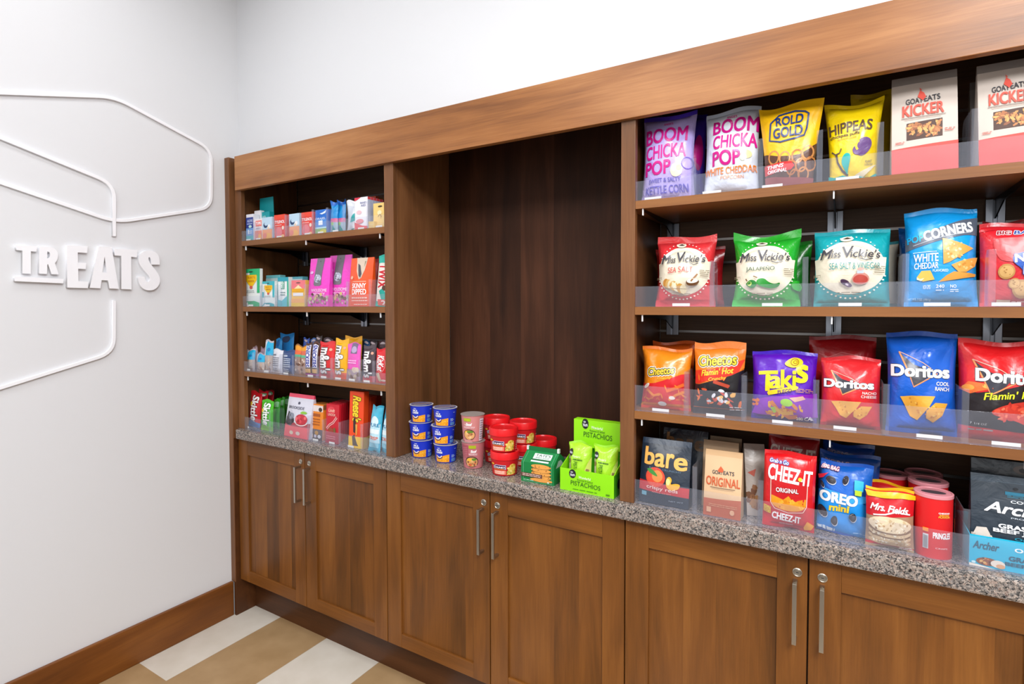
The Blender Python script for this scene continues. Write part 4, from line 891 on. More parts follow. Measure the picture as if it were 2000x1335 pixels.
def tray(name, label, cat, px, Z, Y, D, hf, body, inner, els, back=None, sels=None):
    x0, x1, H = span(px, Z, Y); W = x1-x0; H = hf
    t = empty(name, ((x0+x1)/2, Y+D/2, Z), (0, 0, 0), label, cat)
    w = .0015
    boxes('tray', [(-W/2, -D/2, 0, W/2, -D/2+w, H), (-W/2, D/2-w, 0, W/2, D/2, H), (-W/2, -D/2+w, 0, -W/2+w, D/2-w, H), (W/2-w, -D/2+w, 0, W/2, D/2-w, H), (-W/2+w, -D/2+w, 0, W/2-w, D/2-w, w)], mat(body, 'card'), t)
    prints(t, lambda x, y: (Vector(((x-.5)*W, -D/2, y*H)), Vector((0, -1, 0))), els, H/W, None, fin='card')
    if sels: prints(t, lambda x, y: (Vector((W/2, (x-.5)*D, y*H)), Vector((1, 0, 0))), sels, H/D, None, fin='card', names={'artwork': 'side_artwork', 'lettering': 'side_lettering'})
    return t, W, D
e = [T('Archer', .04, .33, .58, .82, '#14566e', .03, .3), T('Original', .50, .86, .62, .78, '#f2fafc', .04), T('GRASS-FED', .44, .95, .36, .5, '#14566e', .05), T('BEEF JERKY', .40, .95, .16, .3, '#14566e', .05), E(.2, .2, .12, .13, '#8a4a26', -25), B(.1, .1, .3, .3, 14, .018, ['#5a2c18', '#c87838', '#d8a860'], 4, 5), E(.32, .18, .08, .12, '#e8d8c8'), E(.35, .12, .05, .07, '#d8a074'), P([(0, 0), (.3, 0), (.1, .07), (0, .09)], '#e8dccc'), E(.05, .13, .025, .04, '#bfe8f0')]
tray('display_carton', 'bright teal open display carton holding the jerky pouches', 'display box', (1893, 2077, 1050), ZC+.0008, .018, .16, .066, '#18b2d4', '#18b2d4', e)

# ---- dividers and price tags of the right bay
for px, z, h, dep, lb in ((1350, S1, .095, .10, 'between the lavender and the white cheddar popcorn bags'), (1480, S1, .12, .10, 'left of the pretzel bag'), (1595, S1, .12, .06, 'between the pretzel bag and the yellow puff bag'), (1713, S1, .118, .1, 'between the yellow puff bag and the KICKER pouch'), (1897, S1, .118, .1, 'between the two KICKER pouches'),
                          (1386, S2, .117, .1, 'right of the sea salt chip bag'), (1567, S2, .117, .1, 'right of the jalapeno chip bag'), (1762, S2, .115, .1, 'left of the tall bright blue bag'), (1930, S2, .117, .03, 'right of the tall bright blue bag'),
                          (1336, S3, .115, .1, 'right of the orange crunchy snack bag'), (1448, S3, .115, .1, 'left of the purple chip bag'), (1588, S3, .115, .1, 'right of the purple chip bag'), (1724, S3, .115, .1, 'left of the large blue chip bag'), (1878, S3, .115, .1, 'right of the large blue chip bag')):
    fin(px, z, .004, h, dep, 'clear plastic shelf divider '+lb)
for px, h, lb in ((1352, .125, 'right of the apple fruit pouch'), (1480, .115, 'left of the front cheese cracker bag'), (1880, .12, 'between the chip can and the jerky carton')):
    fin(px, ZC, .0075, h, .10, 'clear plastic divider on the counter level '+lb)
for px, z, y, lb in ((1275, S1, .018, 'lavender kettle corn bag'), (1390, S1, .018, 'white cheddar popcorn bag'), (1508, S1, .018, 'pretzel bag'), (1655, S1, .018, 'yellow puff bag'), (1330, S2, .018, 'sea salt chip bag'), (1508, S2, .018, 'jalapeno chip bag'), (1660, S2, .018, 'salt and vinegar chip bag'), (1830, S2, .018, 'tall bright blue bag'), (1965, S2, .018, 'peanut cookie bag'),
                     (1290, S3, .018, 'orange crunchy snack bag'), (1397, S3, .018, 'spicy cheese snack bag'), (1528, S3, .018, 'purple chip bag'), (1650, S3, .018, 'red nacho bag'), (1815, S3, .018, 'large blue chip bag'), (1965, S3, .018, 'red and black chip bag')):
    price(px, z, y, 'white price tag at the foot of the '+lb, .046)
# ================================================================ LEFT BAY
# ---- top shelf: medicine and travel-size packets
carton('medicine_box', 'navy and pale blue medicine box at the wall end of the top left shelf', 'medicine box', (481, 495, 418), S1, .02, .03, 0, 0, '#e8e6ee', els=[R(0, .48, 1, .88, '#2b3f92'), R(0, .0, 1, .48, '#6f9fd6'), R(0, 0, 1, .2, '#4fb6c0'), T('ALEVE', .18, .92, .70, .80, '#c8d4f4', .03), lines(.15, .9, .6, .68, 1, '#c8d4f4'), E(.6, .54, .22, .05, '#bfe0d8'), R(.3, .26, .42, .42, '#e8f0fa'), lines(.4, .9, .26, .4, 2, '#e8f0fa')])
carton('toiletry_packet', 'teal hang-tab packet rising behind the first medicine boxes', 'packet', (499, 526, 384), S1, .062, .025, .0, 0, '#14a0a8', tab=.34, els=[R(0, .3, 1, .36, '#a86ac0'), R(0, .36, 1, .7, '#12aab0'), R(0, .0, 1, .3, '#1591a4'), T('TRAVEL', .2, .8, .78, .86, '#c4f0f0', .02)])
carton('medicine_box', 'white folded box with an open flap in front of the teal packet', 'medicine box', (497, 509, 411), S1, .055, .02, 0, 0, '#f2f0f4', els=[R(.1, .4, .9, .7, '#bfe0d0'), R(.2, .1, .9, .3, '#16808c')])
def tums(x0, x1, yt, Y, lb): carton('medicine_box', lb, 'medicine box', (x0, x1, yt), S1, Y, .03, 0, 0, '#f0e6e6', els=[R(.06, .66, .94, .92, '#ef7f78'), T('TUMS', .14, .86, .74, .86, '#ffffff', .04), lines(.1, .8, .52, .6, 2, '#7a8ab8'), R(0, 0, 1, .46, '#f0876a'), E(.3, .2, .26, .16, '#f08c86'), E(.7, .16, .24, .14, '#f4b45a')])
tums(499, 512, 427, .03, 'white box with a coral label beside the navy medicine box')
def alka(x0, x1, yt, lb): carton('medicine_box', lb, 'medicine box', (x0, x1, yt), S1, .03, .035, 0, 0, '#c4dff0', els=[R(0, .48, 1, 1, '#c2def2'), E(.32, .66, .22, .13, '#24406a'), E(.38, .72, .18, .09, '#c2def2'), E(.7, .58, .14, .1, '#f4f4f6'), E(.6, .52, .1, .06, '#f4d8b8'), R(0, 0, 1, .46, '#f2a06c'), E(.6, .16, .3, .14, '#f4b44e'), E(.25, .2, .2, .12, '#ee8470')])
alka(513, 532, 424, 'pale blue and orange medicine box, the one nearer the wall')
alka(565, 585, 417, 'pale blue and orange medicine box between the two red boxes')
def tyl(x0, x1, yt, lb): carton('medicine_box', lb, 'medicine box', (x0, x1, yt), S1, .03, .035, 0, 0, '#ee4436', els=[R(0, .80, 1, 1, '#ef4b34'), T('TYLENOL', .06, .96, .64, .76, '#ffffff', .03), lines(.1, .7, .52, .6, 1, '#ffd8d0'), E(.42, .26, .32, .22, '#f0787e'), E(.82, .44, .1, .08, '#fbe4d0'), E(.8, .1, .14, .06, '#f8c888'), R(0, 0, 1, .05, '#d86a70')])
tyl(536, 557, 419, 'red pain-relief box with a white name, the one nearer the wall')
tyl(589, 611, 414, 'red pain-relief box with a white name beside the blue tube-shaped box')
carton('medicine_box', 'bright blue medicine box with a white swoosh', 'medicine box', (616, 638, 409), S1, .03, .035, 0, 0, '#1f6fd0', els=[R(0, .3, 1, .62, '#4f8fdc'), P([(.4, .84), (.7, .88), (1, .96), (.9, .84), (.6, .80)], '#e8f2fc'), T('ORAJEL', .02, .9, .58, .68, '#dcecff', .02, .2), R(.3, .38, .66, .56, '#f4f8fc'), R(0, .24, 1, .3, '#bfe6f0'), R(0, .0, 1, .24, '#8fb86a'), E(.7, .12, .3, .08, '#d8d040')])
for x0, x1, yt, Y, lb in ((642, 656, 392, .035, 'blue pouch of travel wipes, first of a close pair'), (655, 671, 391, .05, 'blue pouch of travel wipes, second of the close pair')):
    pillow('wipes_pouch', lb, 'pouch', (x0, x1, yt), S1, Y, .02, .04, 0, 0, '#1793d8', '#1666c4', '#2aa6b8', [R(.0, .34, 1, .46, '#e06a9a'), R(.0, .0, 1, .34, '#9fb8c8'), P([(.1, .04), (.5, .26), (.9, .04)], '#18b0a8'), E(.4, .3, .2, .05, '#9cd060')], 51, sh=.12, pinch=.1)
pillow('wipes_pouch', 'crinkled white pouch with teal figures beside the blue pouches', 'pouch', (675, 694, 391), S1, .05, .03, .05, .3, -.03, '#e8ecf2', '#f4f6fa', '#b8d8d6', [P([(.4, .3), (.8, .36), (.9, .6), (.7, .56), (.5, .46)], '#2fb0b0'), R(.5, .1, .7, .3, '#f4f4f4'), P([(.3, .02), (.9, .04), (.8, .14), (.4, .12)], '#3aa49c')], 52, pinch=.2, sh=.06)
carton('bandage_box', 'white box with red corner and lettering, tallest on the top left shelf', 'medicine box', (693, 718, 385), S1, .03, .085, 0, 0, '#f2f0f6', els=[P([(0, .90), (.2, .93), (.5, 1), (0, 1)], '#d83048'), T('BAND', .45, .9, .80, .86, '#8088b0', .02), T('AID', .5, .85, .72, .78, '#8088b0', .02), E(.35, .55, .2, .06, '#f2c4cc'), P([(0, 0), (1, 0), (1, .12), (.6, .14), (.3, .2), (0, .26)], '#ea5a60'), E(.4, .28, .3, .07, '#e89098')], sels=[R(0, 0, 1, 1, '#c4cce4'), R(0, .92, 1, 1, '#e0484a'), [R(.18*i, 0, .18*i+.02, 1, '#98a4c8') for i in range(1, 6)]])
for k, (x0, x1, yt, Y) in enumerate(((715, 724, 385, .16), (722, 734, 383, .19), (733, 742, 386, .22))):
    carton('medicine_box', ('first', 'second', 'third')[k] + ' small orange box in the line behind the tall white box', 'medicine box', (x0, x1, yt), S1, Y, .02, 0, 0, ('#f0a83a', '#e8603c', '#eea040')[k], els=[E(.5, .84, .2, .06, '#f4cf6a')])
carton('lip_balm_card', 'pale yellow hang card leaning beside the divider on the top left shelf', 'hang card', (729, 750, 396), S1, .03, .02, 0, 0, '#f4cf7c', els=[E(.65, .86, .2, .035, '#4a3a1c'), E(.6, .62, .2, .09, '#fbe8b8'), L([(.45, .46), (.6, .56), (.8, .46)], .05, '#b08a5a'), L([(.7, .56), (.72, .38)], .04, '#b08a5a'), lines(.1, .9, .1, .2, 2, '#fbe8b8')])
carton('lip_balm_box', 'low pale yellow box at the foot of the yellow hang card', 'medicine box', (719, 731, 432), S1, .015, .02, 0, 0, '#f2cd78', els=[lines(.1, .9, .2, .7, 2, '#fae6b4')])

# ---- second shelf: lip balms, nut pouches
def burt(x0, x1, yt, Y, main, lb, alt='#e8f4f0', D=.014):
    carton('lip_balm_card', lb, 'lip balm pack', (x0, x1, yt), S2, Y, D, .02, 0, '#eef4f2', els=[R(0, .9, 1, 1, main), R(.4, .82, 1, 1, main), E(.48, .92, .12, .02, '#2a3a34'), R(0, .36, .14, .58, main), R(.84, .36, 1, .9, main), P([(.18, .84), (.82, .84), (.82, .70), (.56, .52), (.5, .47), (.44, .52), (.18, .70)], '#f6c61a'), T("BURT'S", .30, .72, .74, .80, '#c8701c', .02), T('BEES', .34, .68, .65, .70, '#c8701c', .02), E(.5, .51, .09, .045, '#d8605a'), lines(.24, .7, .36, .44, 2, '#9aa8a8'), P([(.0, .0), (1, .0), (1, .1), (.7, .15), (.5, .08), (.2, .14)], main), P([(.05, .0), (.4, .0), (.3, .12)], '#f4f8f6')])
burt(474, 507, 525, .03, '#2cb878', 'large green and white lip balm pack at the wall end')
burt(512, 536, 549, .03, '#3fb6c4', 'teal and white lip balm pack beside the large green one')
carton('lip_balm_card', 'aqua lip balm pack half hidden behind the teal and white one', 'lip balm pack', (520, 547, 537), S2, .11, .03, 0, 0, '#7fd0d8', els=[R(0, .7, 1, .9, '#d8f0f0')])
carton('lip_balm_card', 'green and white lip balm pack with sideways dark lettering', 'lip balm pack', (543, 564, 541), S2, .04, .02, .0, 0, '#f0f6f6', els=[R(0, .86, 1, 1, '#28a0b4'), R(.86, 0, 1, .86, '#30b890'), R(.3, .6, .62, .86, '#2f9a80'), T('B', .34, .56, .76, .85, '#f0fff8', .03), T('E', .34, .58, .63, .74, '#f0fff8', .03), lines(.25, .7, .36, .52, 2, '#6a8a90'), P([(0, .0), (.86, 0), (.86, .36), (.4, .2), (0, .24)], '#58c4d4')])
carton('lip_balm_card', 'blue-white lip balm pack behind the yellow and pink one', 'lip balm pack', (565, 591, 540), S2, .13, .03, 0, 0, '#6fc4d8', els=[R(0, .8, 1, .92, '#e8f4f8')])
carton('lip_balm_card', 'yellow and pink lip balm pack beside the pink nut pouches', 'lip balm pack', (569, 596, 547), S2, .03, .025, .02, 0, '#f4c25a', els=[R(0, .68, 1, 1, '#f07c84'), E(.5, .90, .16, .025, '#7a4a4a'), P([(.2, .68), (.5, .82), (.8, .68)], '#f8e4b0'), R(.06, .56, .9, .68, '#efae1a'), R(.12, .40, .86, .52, '#e6e6f0'), R(0, 0, 1, .14, '#f0c840'), R(0, .14, 1, .3, '#f4b068')])
nut = [R(.34, .44, .70, 1.0, '#6f6a74'), P([(.34, .60), (.70, .60), (.66, .42), (.38, .42)], '#77727c'), E(.52, .57, .16, .085, '#aeb6c8'), B(.38, .50, .66, .64, 14, .03, ['#5a5866', '#d4d8e6'], 3, 5), E(.52, .93, .015, .012, '#2a2a2e'), T('WHOLESOME', .22, .92, .30, .36, '#fbd0f4', .03), T('MEDLEY', .32, .86, .22, .28, '#fbd0f4', .03), B(.04, .04, .96, .2, 26, .05, ['#c0a898', '#8a6a5a', '#d8c8bc', '#a89488'], 5, 6), B(.1, .15, .95, .25, 12, .06, ['#5a2c28', '#d8c878', '#e0b490', '#7a3a34'], 8, 6), E(.18, .70, .1, .03, '#e8b8e8')]
pouch('nut_pouch', 'pink nut pouch with grey centre stripe, the one in front', 'snack pouch', (601, 641, 504), S2, .025, .02, .05, 0, '#f03fc4', '#e848c0', nut, fin='foil', bulge=.012, seed=21)
pouch('nut_pouch', 'pink nut pouch with grey centre stripe, second one beside the orange pouch', 'snack pouch', (639, 681, 498), S2, .06, .02, .05, 0, '#ee44c4', '#e850c4', nut, fin='foil', bulge=.012, seed=22)
pouch('nut_pouch', 'orange almond pouch with white block lettering', 'snack pouch', (680, 724, 503), S2, .025, .024, .05, 0, '#f4551c', '#f0581f', [P([(.26, 1), (.74, 1), (.70, .74), (.60, .58), (.5, .55), (.36, .72)], '#d8c4b0'), P([(.36, .88), (.48, .84), (.60, .66), (.56, .58), (.48, .62)], '#4a4a52'), P([(.62, .96), (.7, .94), (.66, .8)], '#9a8a70'), R(.22, .50, .80, .512, '#f8d0b4'), T('SKINNY', .22, .80, .37, .47, '#ffffff', .03), T('DIPPED', .22, .82, .245, .35, '#ffffff', .03), E(.16, .59, .07, .035, '#f8c0a4'), lines(.2, .86, .15, .2, 1, '#fbd8c8', .5), lines(.2, .9, .1, .14, 1, '#fbd8c8', .5), lines(.3, .9, .03, .06, 1, '#fbd8c8', .5)], fin='foil', bulge=.012, seed=23)
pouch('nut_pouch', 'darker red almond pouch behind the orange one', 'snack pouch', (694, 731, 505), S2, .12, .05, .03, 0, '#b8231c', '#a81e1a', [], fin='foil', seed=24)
def bar(name, label, px, Z, Y, body, els, seal=None, lean=.06, tilt=0, D=.022, seed=1, yaw=0, cat='candy bar', group=None, **k):
    return pillow(name, label, cat, px, Z, Y, D, lean, yaw, tilt, body, seal, None, els, seed, pinch=k.get('pinch', .04), sh=k.get('sh', .06), wave=.003, crumple=.6, group=group)
bar('candy_bar', 'teal chocolate bar standing on end with red lettering beside the divider', (729, 755, 498), S2, .03, '#16b5a2', [R(.08, .1, .95, .84, '#efe6dc'), ('TV', 'TWIX', .52, .62, .36, .82, '#d41f2c', .05, 0, '#f8f4ee'), P([(.3, .3), (.6, .36), (.9, .2), (.9, .1), (.5, .12)], '#18ac9c'), E(.7, .36, .16, .05, '#5a3424'), R(.2, .02, .9, .14, '#ee5a48'), T('2', .5, .8, .03, .12, '#fff0ee', .04)], '#15b8a6', tilt=.06, seed=61)

# ---- third shelf: bars
def clear_bar(x0, x1, yt, Y, lb, seed): bar('granola_bar', lb, (x0, x1, yt), S3, Y, '#c8b8ae', [R(.0, .52, 1, .94, '#2ab4e4'), P([(0, .94), (.3, .94), (.3, .5), (0, .56)], '#e8ecf6'), B(.1, .08, .9, .44, 9, .12, ['#e8d8c8', '#b08468', '#d8b89c'], seed, 6), E(.65, .7, .16, .06, '#1f7cc0')], '#d8ccd4', seed=seed, cat='granola bar')
clear_bar(477, 493, 682, .028, 'clear and blue granola bar at the wall end of the candy bar shelf', 71)
clear_bar(497, 512, 690, .03, 'clear and blue granola bar second from the wall, shortest', 72)
clear_bar(512, 528, 664, .04, 'tall clear and blue granola bar beside the white protein bar', 73)
for k, (x0, x1, yt, Y) in enumerate(((488, 497, 676, .058), (503, 515, 678, .10), (533, 545, 661, .11), (541, 568, 651, .15))):
    bar('granola_bar', ('pinkish', 'pale pink', 'bright blue', 'largest blue')[k]+' granola bar wrapper standing in the back row on the candy bar shelf', (x0, x1, yt), S3, Y, ('#c0a4ac', '#c8a8b8', '#2f96dc', '#2a8fd8')[k], [E(.5, .84, .28, .1, ('#a888a0', '#d8b4cc', '#1f6cb8', '#3a4a6a')[k])], seed=74+k, cat='granola bar')
def rx(x0, x1, yt, c, t, lb, seed): bar('protein_bar', lb, (x0, x1, yt), S3, .03, c, [E(.3, .76, .22, .03, t), lines(.12, .8, .28, .68, 5, t, .4), lines(.2, .7, .1, .24, 2, t, .4)], seed=seed, cat='protein bar')
rx(528, 547, 682, '#e2e2ea', '#6a6a76', 'white protein bar with dark lines of type', 81)
rx(548, 570, 684, '#2d4a80', '#e0e8f4', 'navy blue protein bar with white lines of type', 82)
for k, (x0, x1, yt) in enumerate(((571, 583, 673), (583, 594, 675))):
    bar('nut_bar', ('nut bar with an orange and green wrapper top next to the navy bar', 'nut bar with an orange and green wrapper top next to the brown bars')[k], (x0, x1, yt), S3, .03, '#a88878', [R(0, .82, 1, .96, '#e89a1e'), R(0, .68, 1, .82, ('#e86a3c', '#d86a50')[k]), R(0, .6, 1, .68, '#5ab48c'), B(.1, .06, .9, .56, 12, .14, ['#d8c8bc', '#6a4434', '#b89884'], 83+k, 6)], '#8a5a2c', seed=83+k, cat='nut bar')
def snick(x0, x1, yt, lb, seed): bar('candy_bar', lb, (x0, x1, yt), S3, .03, '#4a2a1c', [R(.12, .26, .88, .92, '#ece8f4'), ('TV', 'SNICKERS', .5, .56, .28, .90, '#2b3f9e', .05, 0, None), R(.1, .1, .9, .22, '#d8a860'), R(0, .02, 1, .08, '#b03a9a')], '#5a3424', seed=seed)
snick(592, 604, 669, 'brown candy bar with blue sideways lettering, the left of a pair', 85)
snick(605, 618, 668, 'brown candy bar with blue sideways lettering, the right of a pair', 86)
for k, (x0, x1, yt, Y, c) in enumerate(((586, 598, 660, .12, '#2a56b4'), (600, 612, 661, .12, '#3468b0'), (610, 622, 655, .12, '#3a2a2a'), (626, 644, 660, .12, '#3a2030'), (704, 716, 664, .13, '#1c4a78'), (716, 730, 665, .13, '#3a3038'), (733, 750, 666, .12, '#4a2a34'))):
    bar('candy_bar', ('royal blue', 'steel blue', 'dark brown', 'plum brown', 'dark teal', 'charcoal', 'maroon')[k]+' candy wrapper peeking over the front row of the candy bar shelf', (x0, x1, yt), S3, Y, c, [E(.5, .93, .3, .03, '#c8b8bc')], seed=90+k)
def mm(x0, x1, yt, c, c2, lb, seed, Y=.03):
    bar('candy_bag', lb, (x0, x1, yt), S3, Y, c, [R(0, .0, 1, .16, c2), ('TV', 'm&m\'s', .50, .62, .12, .82, '#f4f2f2', .05, 0, '#3a2c2a'), E(.82, .78, .08, .035, '#e8a890')], c, seed=seed, cat='candy bag', D=.03, sh=.08)
mm(617, 647, 667, '#e0252a', '#c84a50', 'red candy bag with big sideways white letters', 101)
mm(647, 673, 662, '#f6b416', '#e8603c', 'yellow candy bag with big sideways white letters', 102)
bar('candy_bag', 'second yellow candy bag directly behind the first yellow one', (668, 701, 657), S3, .10, '#f2ae18', [], seed=103, cat='candy bag')
bar('nut_bar', 'pink nut bar with a grey square emblem', (673, 699, 670), S3, .03, '#ee5cc0', [R(.34, .72, .8, .98, '#7a6a88'), E(.58, .82, .2, .08, '#b8a8cc'), lines(.15, .8, .44, .56, 2, '#f8c8f0', .5), R(0, 0, 1, .3, '#a8909c'), B(.1, .05, .95, .3, 9, .12, ['#c8b49c', '#7a5a48', '#d8c8b8'], 3, 6)], '#e060b8', seed=104, cat='nut bar')
mm(703, 727, 674, '#4a3c44', '#d8505c', 'dark brown candy bag with big sideways white letters', 105)
bar('candy_bar', 'red wafer bar with white script beside the divider', (729, 754, 680), S3, .03, '#e0202a', [('TV', 'KitKat', .48, .5, .34, .80, '#ffffff', .04, .3, None), L(arc_pts(.5, .55, .34, .24, 16), .03, '#f4b0a8', True), P([(.14, .26), (.38, .3), (.56, .06), (.34, .04)], '#d8c0a0'), E(.68, .08, .16, .03, '#f4d8d0')], '#d81c26', seed=106)

# ---- counter level: candy and chocolate
def skit(x0, x1, yt, Y, c, c2, lb, seed, tilt=0, lean=.05): bar('candy_bag', lb, (x0, x1, yt), ZC, Y, c, [('TV', 'Skittles', .58, .5, .10, .88, '#ffffff', .05, 0, c2), E(.3, .66, .1, .06, '#f0c83a'), P([(0, .0), (1, 0), (1, .14), (.3, .2), (0, .12)], '#5a86c8' if c2 != '#2a7a1c' else '#8ad04a')], c, seed=seed, cat='candy bag', D=.03, tilt=tilt, lean=lean, sh=.1)
skit(480, 502, 765, .035, '#d01c2a', '#7a1420', 'red fruit candy bag with sideways white lettering beside the wall', 111, .06)
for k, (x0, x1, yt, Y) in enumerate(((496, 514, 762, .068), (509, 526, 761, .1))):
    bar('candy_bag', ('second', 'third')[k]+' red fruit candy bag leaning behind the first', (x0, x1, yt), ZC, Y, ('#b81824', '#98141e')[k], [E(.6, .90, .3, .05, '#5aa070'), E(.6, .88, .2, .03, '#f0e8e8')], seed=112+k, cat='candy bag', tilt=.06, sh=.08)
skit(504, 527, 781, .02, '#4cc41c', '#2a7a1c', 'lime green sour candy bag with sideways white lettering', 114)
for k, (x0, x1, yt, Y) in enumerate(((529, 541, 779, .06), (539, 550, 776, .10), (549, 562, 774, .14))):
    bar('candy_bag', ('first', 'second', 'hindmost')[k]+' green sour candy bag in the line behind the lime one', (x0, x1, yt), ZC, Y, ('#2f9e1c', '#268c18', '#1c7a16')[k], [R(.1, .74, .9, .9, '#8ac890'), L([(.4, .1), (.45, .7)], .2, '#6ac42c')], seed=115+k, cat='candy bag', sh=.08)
pouch('chocolate_pouch', 'grey-white chocolate pouch with red berries and a red top band', 'snack pouch', (555, 603, 771), ZC, .012, .05, .04, 0, '#d8d8e6', '#e84866', [R(0, 0, 1, .26, '#ef5a64'), P([(0, .26), (1, .26), (1, .36), (0, .34)], '#a84450'), T('BROOKSIDE', .1, .74, .66, .72, '#5a5a6c', .02), E(.5, .80, .045, .03, '#4a4a60'), P([(.0, .30), (.12, .60), (.22, .56), (.2, .42), (.36, .34), (.3, .28)], '#3a343e'), B(.02, .30, .36, .5, 10, .07, ['#4a444e', '#2c2830', '#8a90a0'], 3, 6), E(.68, .44, .22, .12, '#c02c3c'), B(.5, .38, .86, .53, 16, .04, ['#d84450', '#a81c2c', '#e86a70'], 4, 6), L(arc_pts(.68, .42, .25, .12, 12, 180, 330), .02, '#f4ece8'), Q([(.6, .58), (.72, .64), (.9, .60), (.78, .56)], '#8ac040'), E(.32, .11, .08, .045, '#e8d8c0'), E(.58, .11, .08, .045, '#e4d4c8')], fin='foil', bulge=.01, seed=31)
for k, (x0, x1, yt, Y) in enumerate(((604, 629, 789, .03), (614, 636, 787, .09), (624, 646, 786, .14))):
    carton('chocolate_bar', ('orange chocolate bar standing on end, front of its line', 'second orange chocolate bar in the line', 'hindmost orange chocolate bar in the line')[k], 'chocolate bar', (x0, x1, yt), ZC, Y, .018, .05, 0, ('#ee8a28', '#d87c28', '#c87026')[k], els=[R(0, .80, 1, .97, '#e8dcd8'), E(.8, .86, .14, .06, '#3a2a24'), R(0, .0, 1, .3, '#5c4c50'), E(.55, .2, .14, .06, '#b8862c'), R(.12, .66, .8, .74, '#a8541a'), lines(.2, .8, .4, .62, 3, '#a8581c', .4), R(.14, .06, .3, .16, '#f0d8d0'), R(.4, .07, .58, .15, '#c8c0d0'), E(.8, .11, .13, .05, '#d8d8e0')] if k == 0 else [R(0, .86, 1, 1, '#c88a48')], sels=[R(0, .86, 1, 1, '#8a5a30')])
for k in range(6):
    x0 = 635+k*5.4; Y = .025+.034*k
    carton('chocolate_bar', ('red truffle chocolate bar standing on end, front of its line', 'second red truffle bar in the line', 'third red truffle bar in the line', 'fourth red truffle bar in the line', 'fifth red truffle bar in the line', 'hindmost red truffle bar in the line')[k], 'chocolate bar', (x0, x0+25-k*.7, 789-k*1.6), ZC, Y, .012, .05, 0, ('#cc1a2c', '#bc1828', '#ac1624', '#9c1420', '#8c121e', '#80101c')[0], els=[E(.42, .84, .3, .1, '#e0404c'), T('Lindt', .2, .68, .80, .88, '#f4c8b0', .02, .2), T('LINDOR', .16, .74, .70, .76, '#f4c0b0', .02), L([(.1, .36), (.3, .46), (.6, .54), (.85, .68)], .14, '#f0b8b4'), L([(.12, .36), (.3, .46), (.6, .54), (.85, .68)], .05, '#b02434'), E(.4, .34, .2, .06, '#a0442c'), E(.7, .34, .1, .07, '#7a5a2c'), R(0, .0, 1, .28, '#b02a40'), lines(.1, .8, .1, .2, 2, '#e08a94')] if k == 0 else [])
for k, (x0, x1, yt, Y) in enumerate(((681, 706, 764, .02), (697, 720, 774, .075), (710, 732, 772, .13))):
    carton('peanut_cup_bar', ('orange peanut butter candy pack with yellow lettering, the front one', 'second orange peanut butter candy pack, shaded behind the first', 'hindmost orange peanut butter candy pack')[k], 'candy bar', (x0, x1, yt), ZC, Y, .03, .05, .10, ('#ee4a18', '#e0401a', '#c83418')[k], els=[('TV', "Reese's", .54, .56, .46, .92, '#f4d426', .05, .3, '#6a3a14'), P([(.30, .50), (.44, .56), (.5, .40), (.44, .26), (.32, .28)], '#3c2a24'), P([(.46, .42), (.60, .42), (.58, .24), (.5, .22)], '#e0a048'), R(0, 0, 1, .2, '#f4c41a'), P([(.24, .2), (.4, .24), (.6, .08), (.7, .04), (.3, .04)], '#4a3424')] if k < 2 else [R(0, 0, 1, .2, '#d8a820')], sels=[R(0, 0, 1, .2, '#e0b01c')])  # rear packs get darker oranges, shade painted into the card
for k, (x0, x1, yt, Y) in enumerate(((714, 737, 792, .008), (739, 761, 796, .02))):
    pillow('cookie_packet', ('ice blue cookie packet in front of the orange peanut butter packs', 'ice blue cookie packet partly behind the wooden divider')[k], 'cookie packet', (x0, x1, yt), ZC, Y, .03, .08, 0, .04, '#46b4d4', '#3aa8cc', '#3fa6c2', [R(.05, .2, .95, .62, '#bfe6f4'), E(.5, .66, .32, .12, '#d8f0fa'), T('PURE', .12, .9, .55, .62, '#1a86b4', .04), T('CRISP', .15, .85, .27, .34, '#e0603c', .03), R(.1, .4, .9, .5, '#e8f6fa'), R(.1, .1, .9, .2, '#8fd0e4')], 121+k, pinch=.1, sh=.05)

# ---- dividers and price tags of the left bay
for px, z, h, lb in ((495, S1, .075, 'right of the navy medicine box'), (531, S1, .082, 'left of the first red pain-relief box'), (556, S1, .09, 'right of the first red pain-relief box'), (585, S1, .09, 'left of the second red pain-relief box'), (609, S1, .096, 'right of the second red pain-relief box'), (637, S1, .096, 'left of the blue wipes pouches'), (669, S1, .1, 'right of the blue wipes pouches'), (716, S1, .1, 'beside the tall white box'),
                     (507, S2, .09, 'right of the large green lip balm pack'), (537, S2, .09, 'left of the sideways-lettered lip balm pack'), (594, S2, .09, 'left of the first pink nut pouch'), (676, S2, .095, 'left of the orange almond pouch'), (720, S2, .1, 'right of the orange almond pouch'),
                     (493, S3, .085, 'right of the first granola bar'), (526, S3, .085, 'left of the white protein bar'), (546, S3, .085, 'left of the navy protein bar'), (570, S3, .085, 'right of the navy protein bar'), (617, S3, .085, 'left of the red candy bag'), (645, S3, .085, 'left of the yellow candy bag'), (700, S3, .085, 'left of the dark brown candy bag'), (727, S3, .085, 'left of the red wafer bar'),
                     (525, ZC, .1, 'right of the lime green candy bag'), (600, ZC, .1, 'right of the grey-white chocolate pouch'), (629, ZC, .095, 'left of the red truffle bars'), (661, ZC, .095, 'right of the front red truffle bar'), (704, ZC, .1, 'beside the front peanut butter pack')):
    fin(px, z, .0035, h, .08, 'small clear plastic divider '+lb, fl=.012)
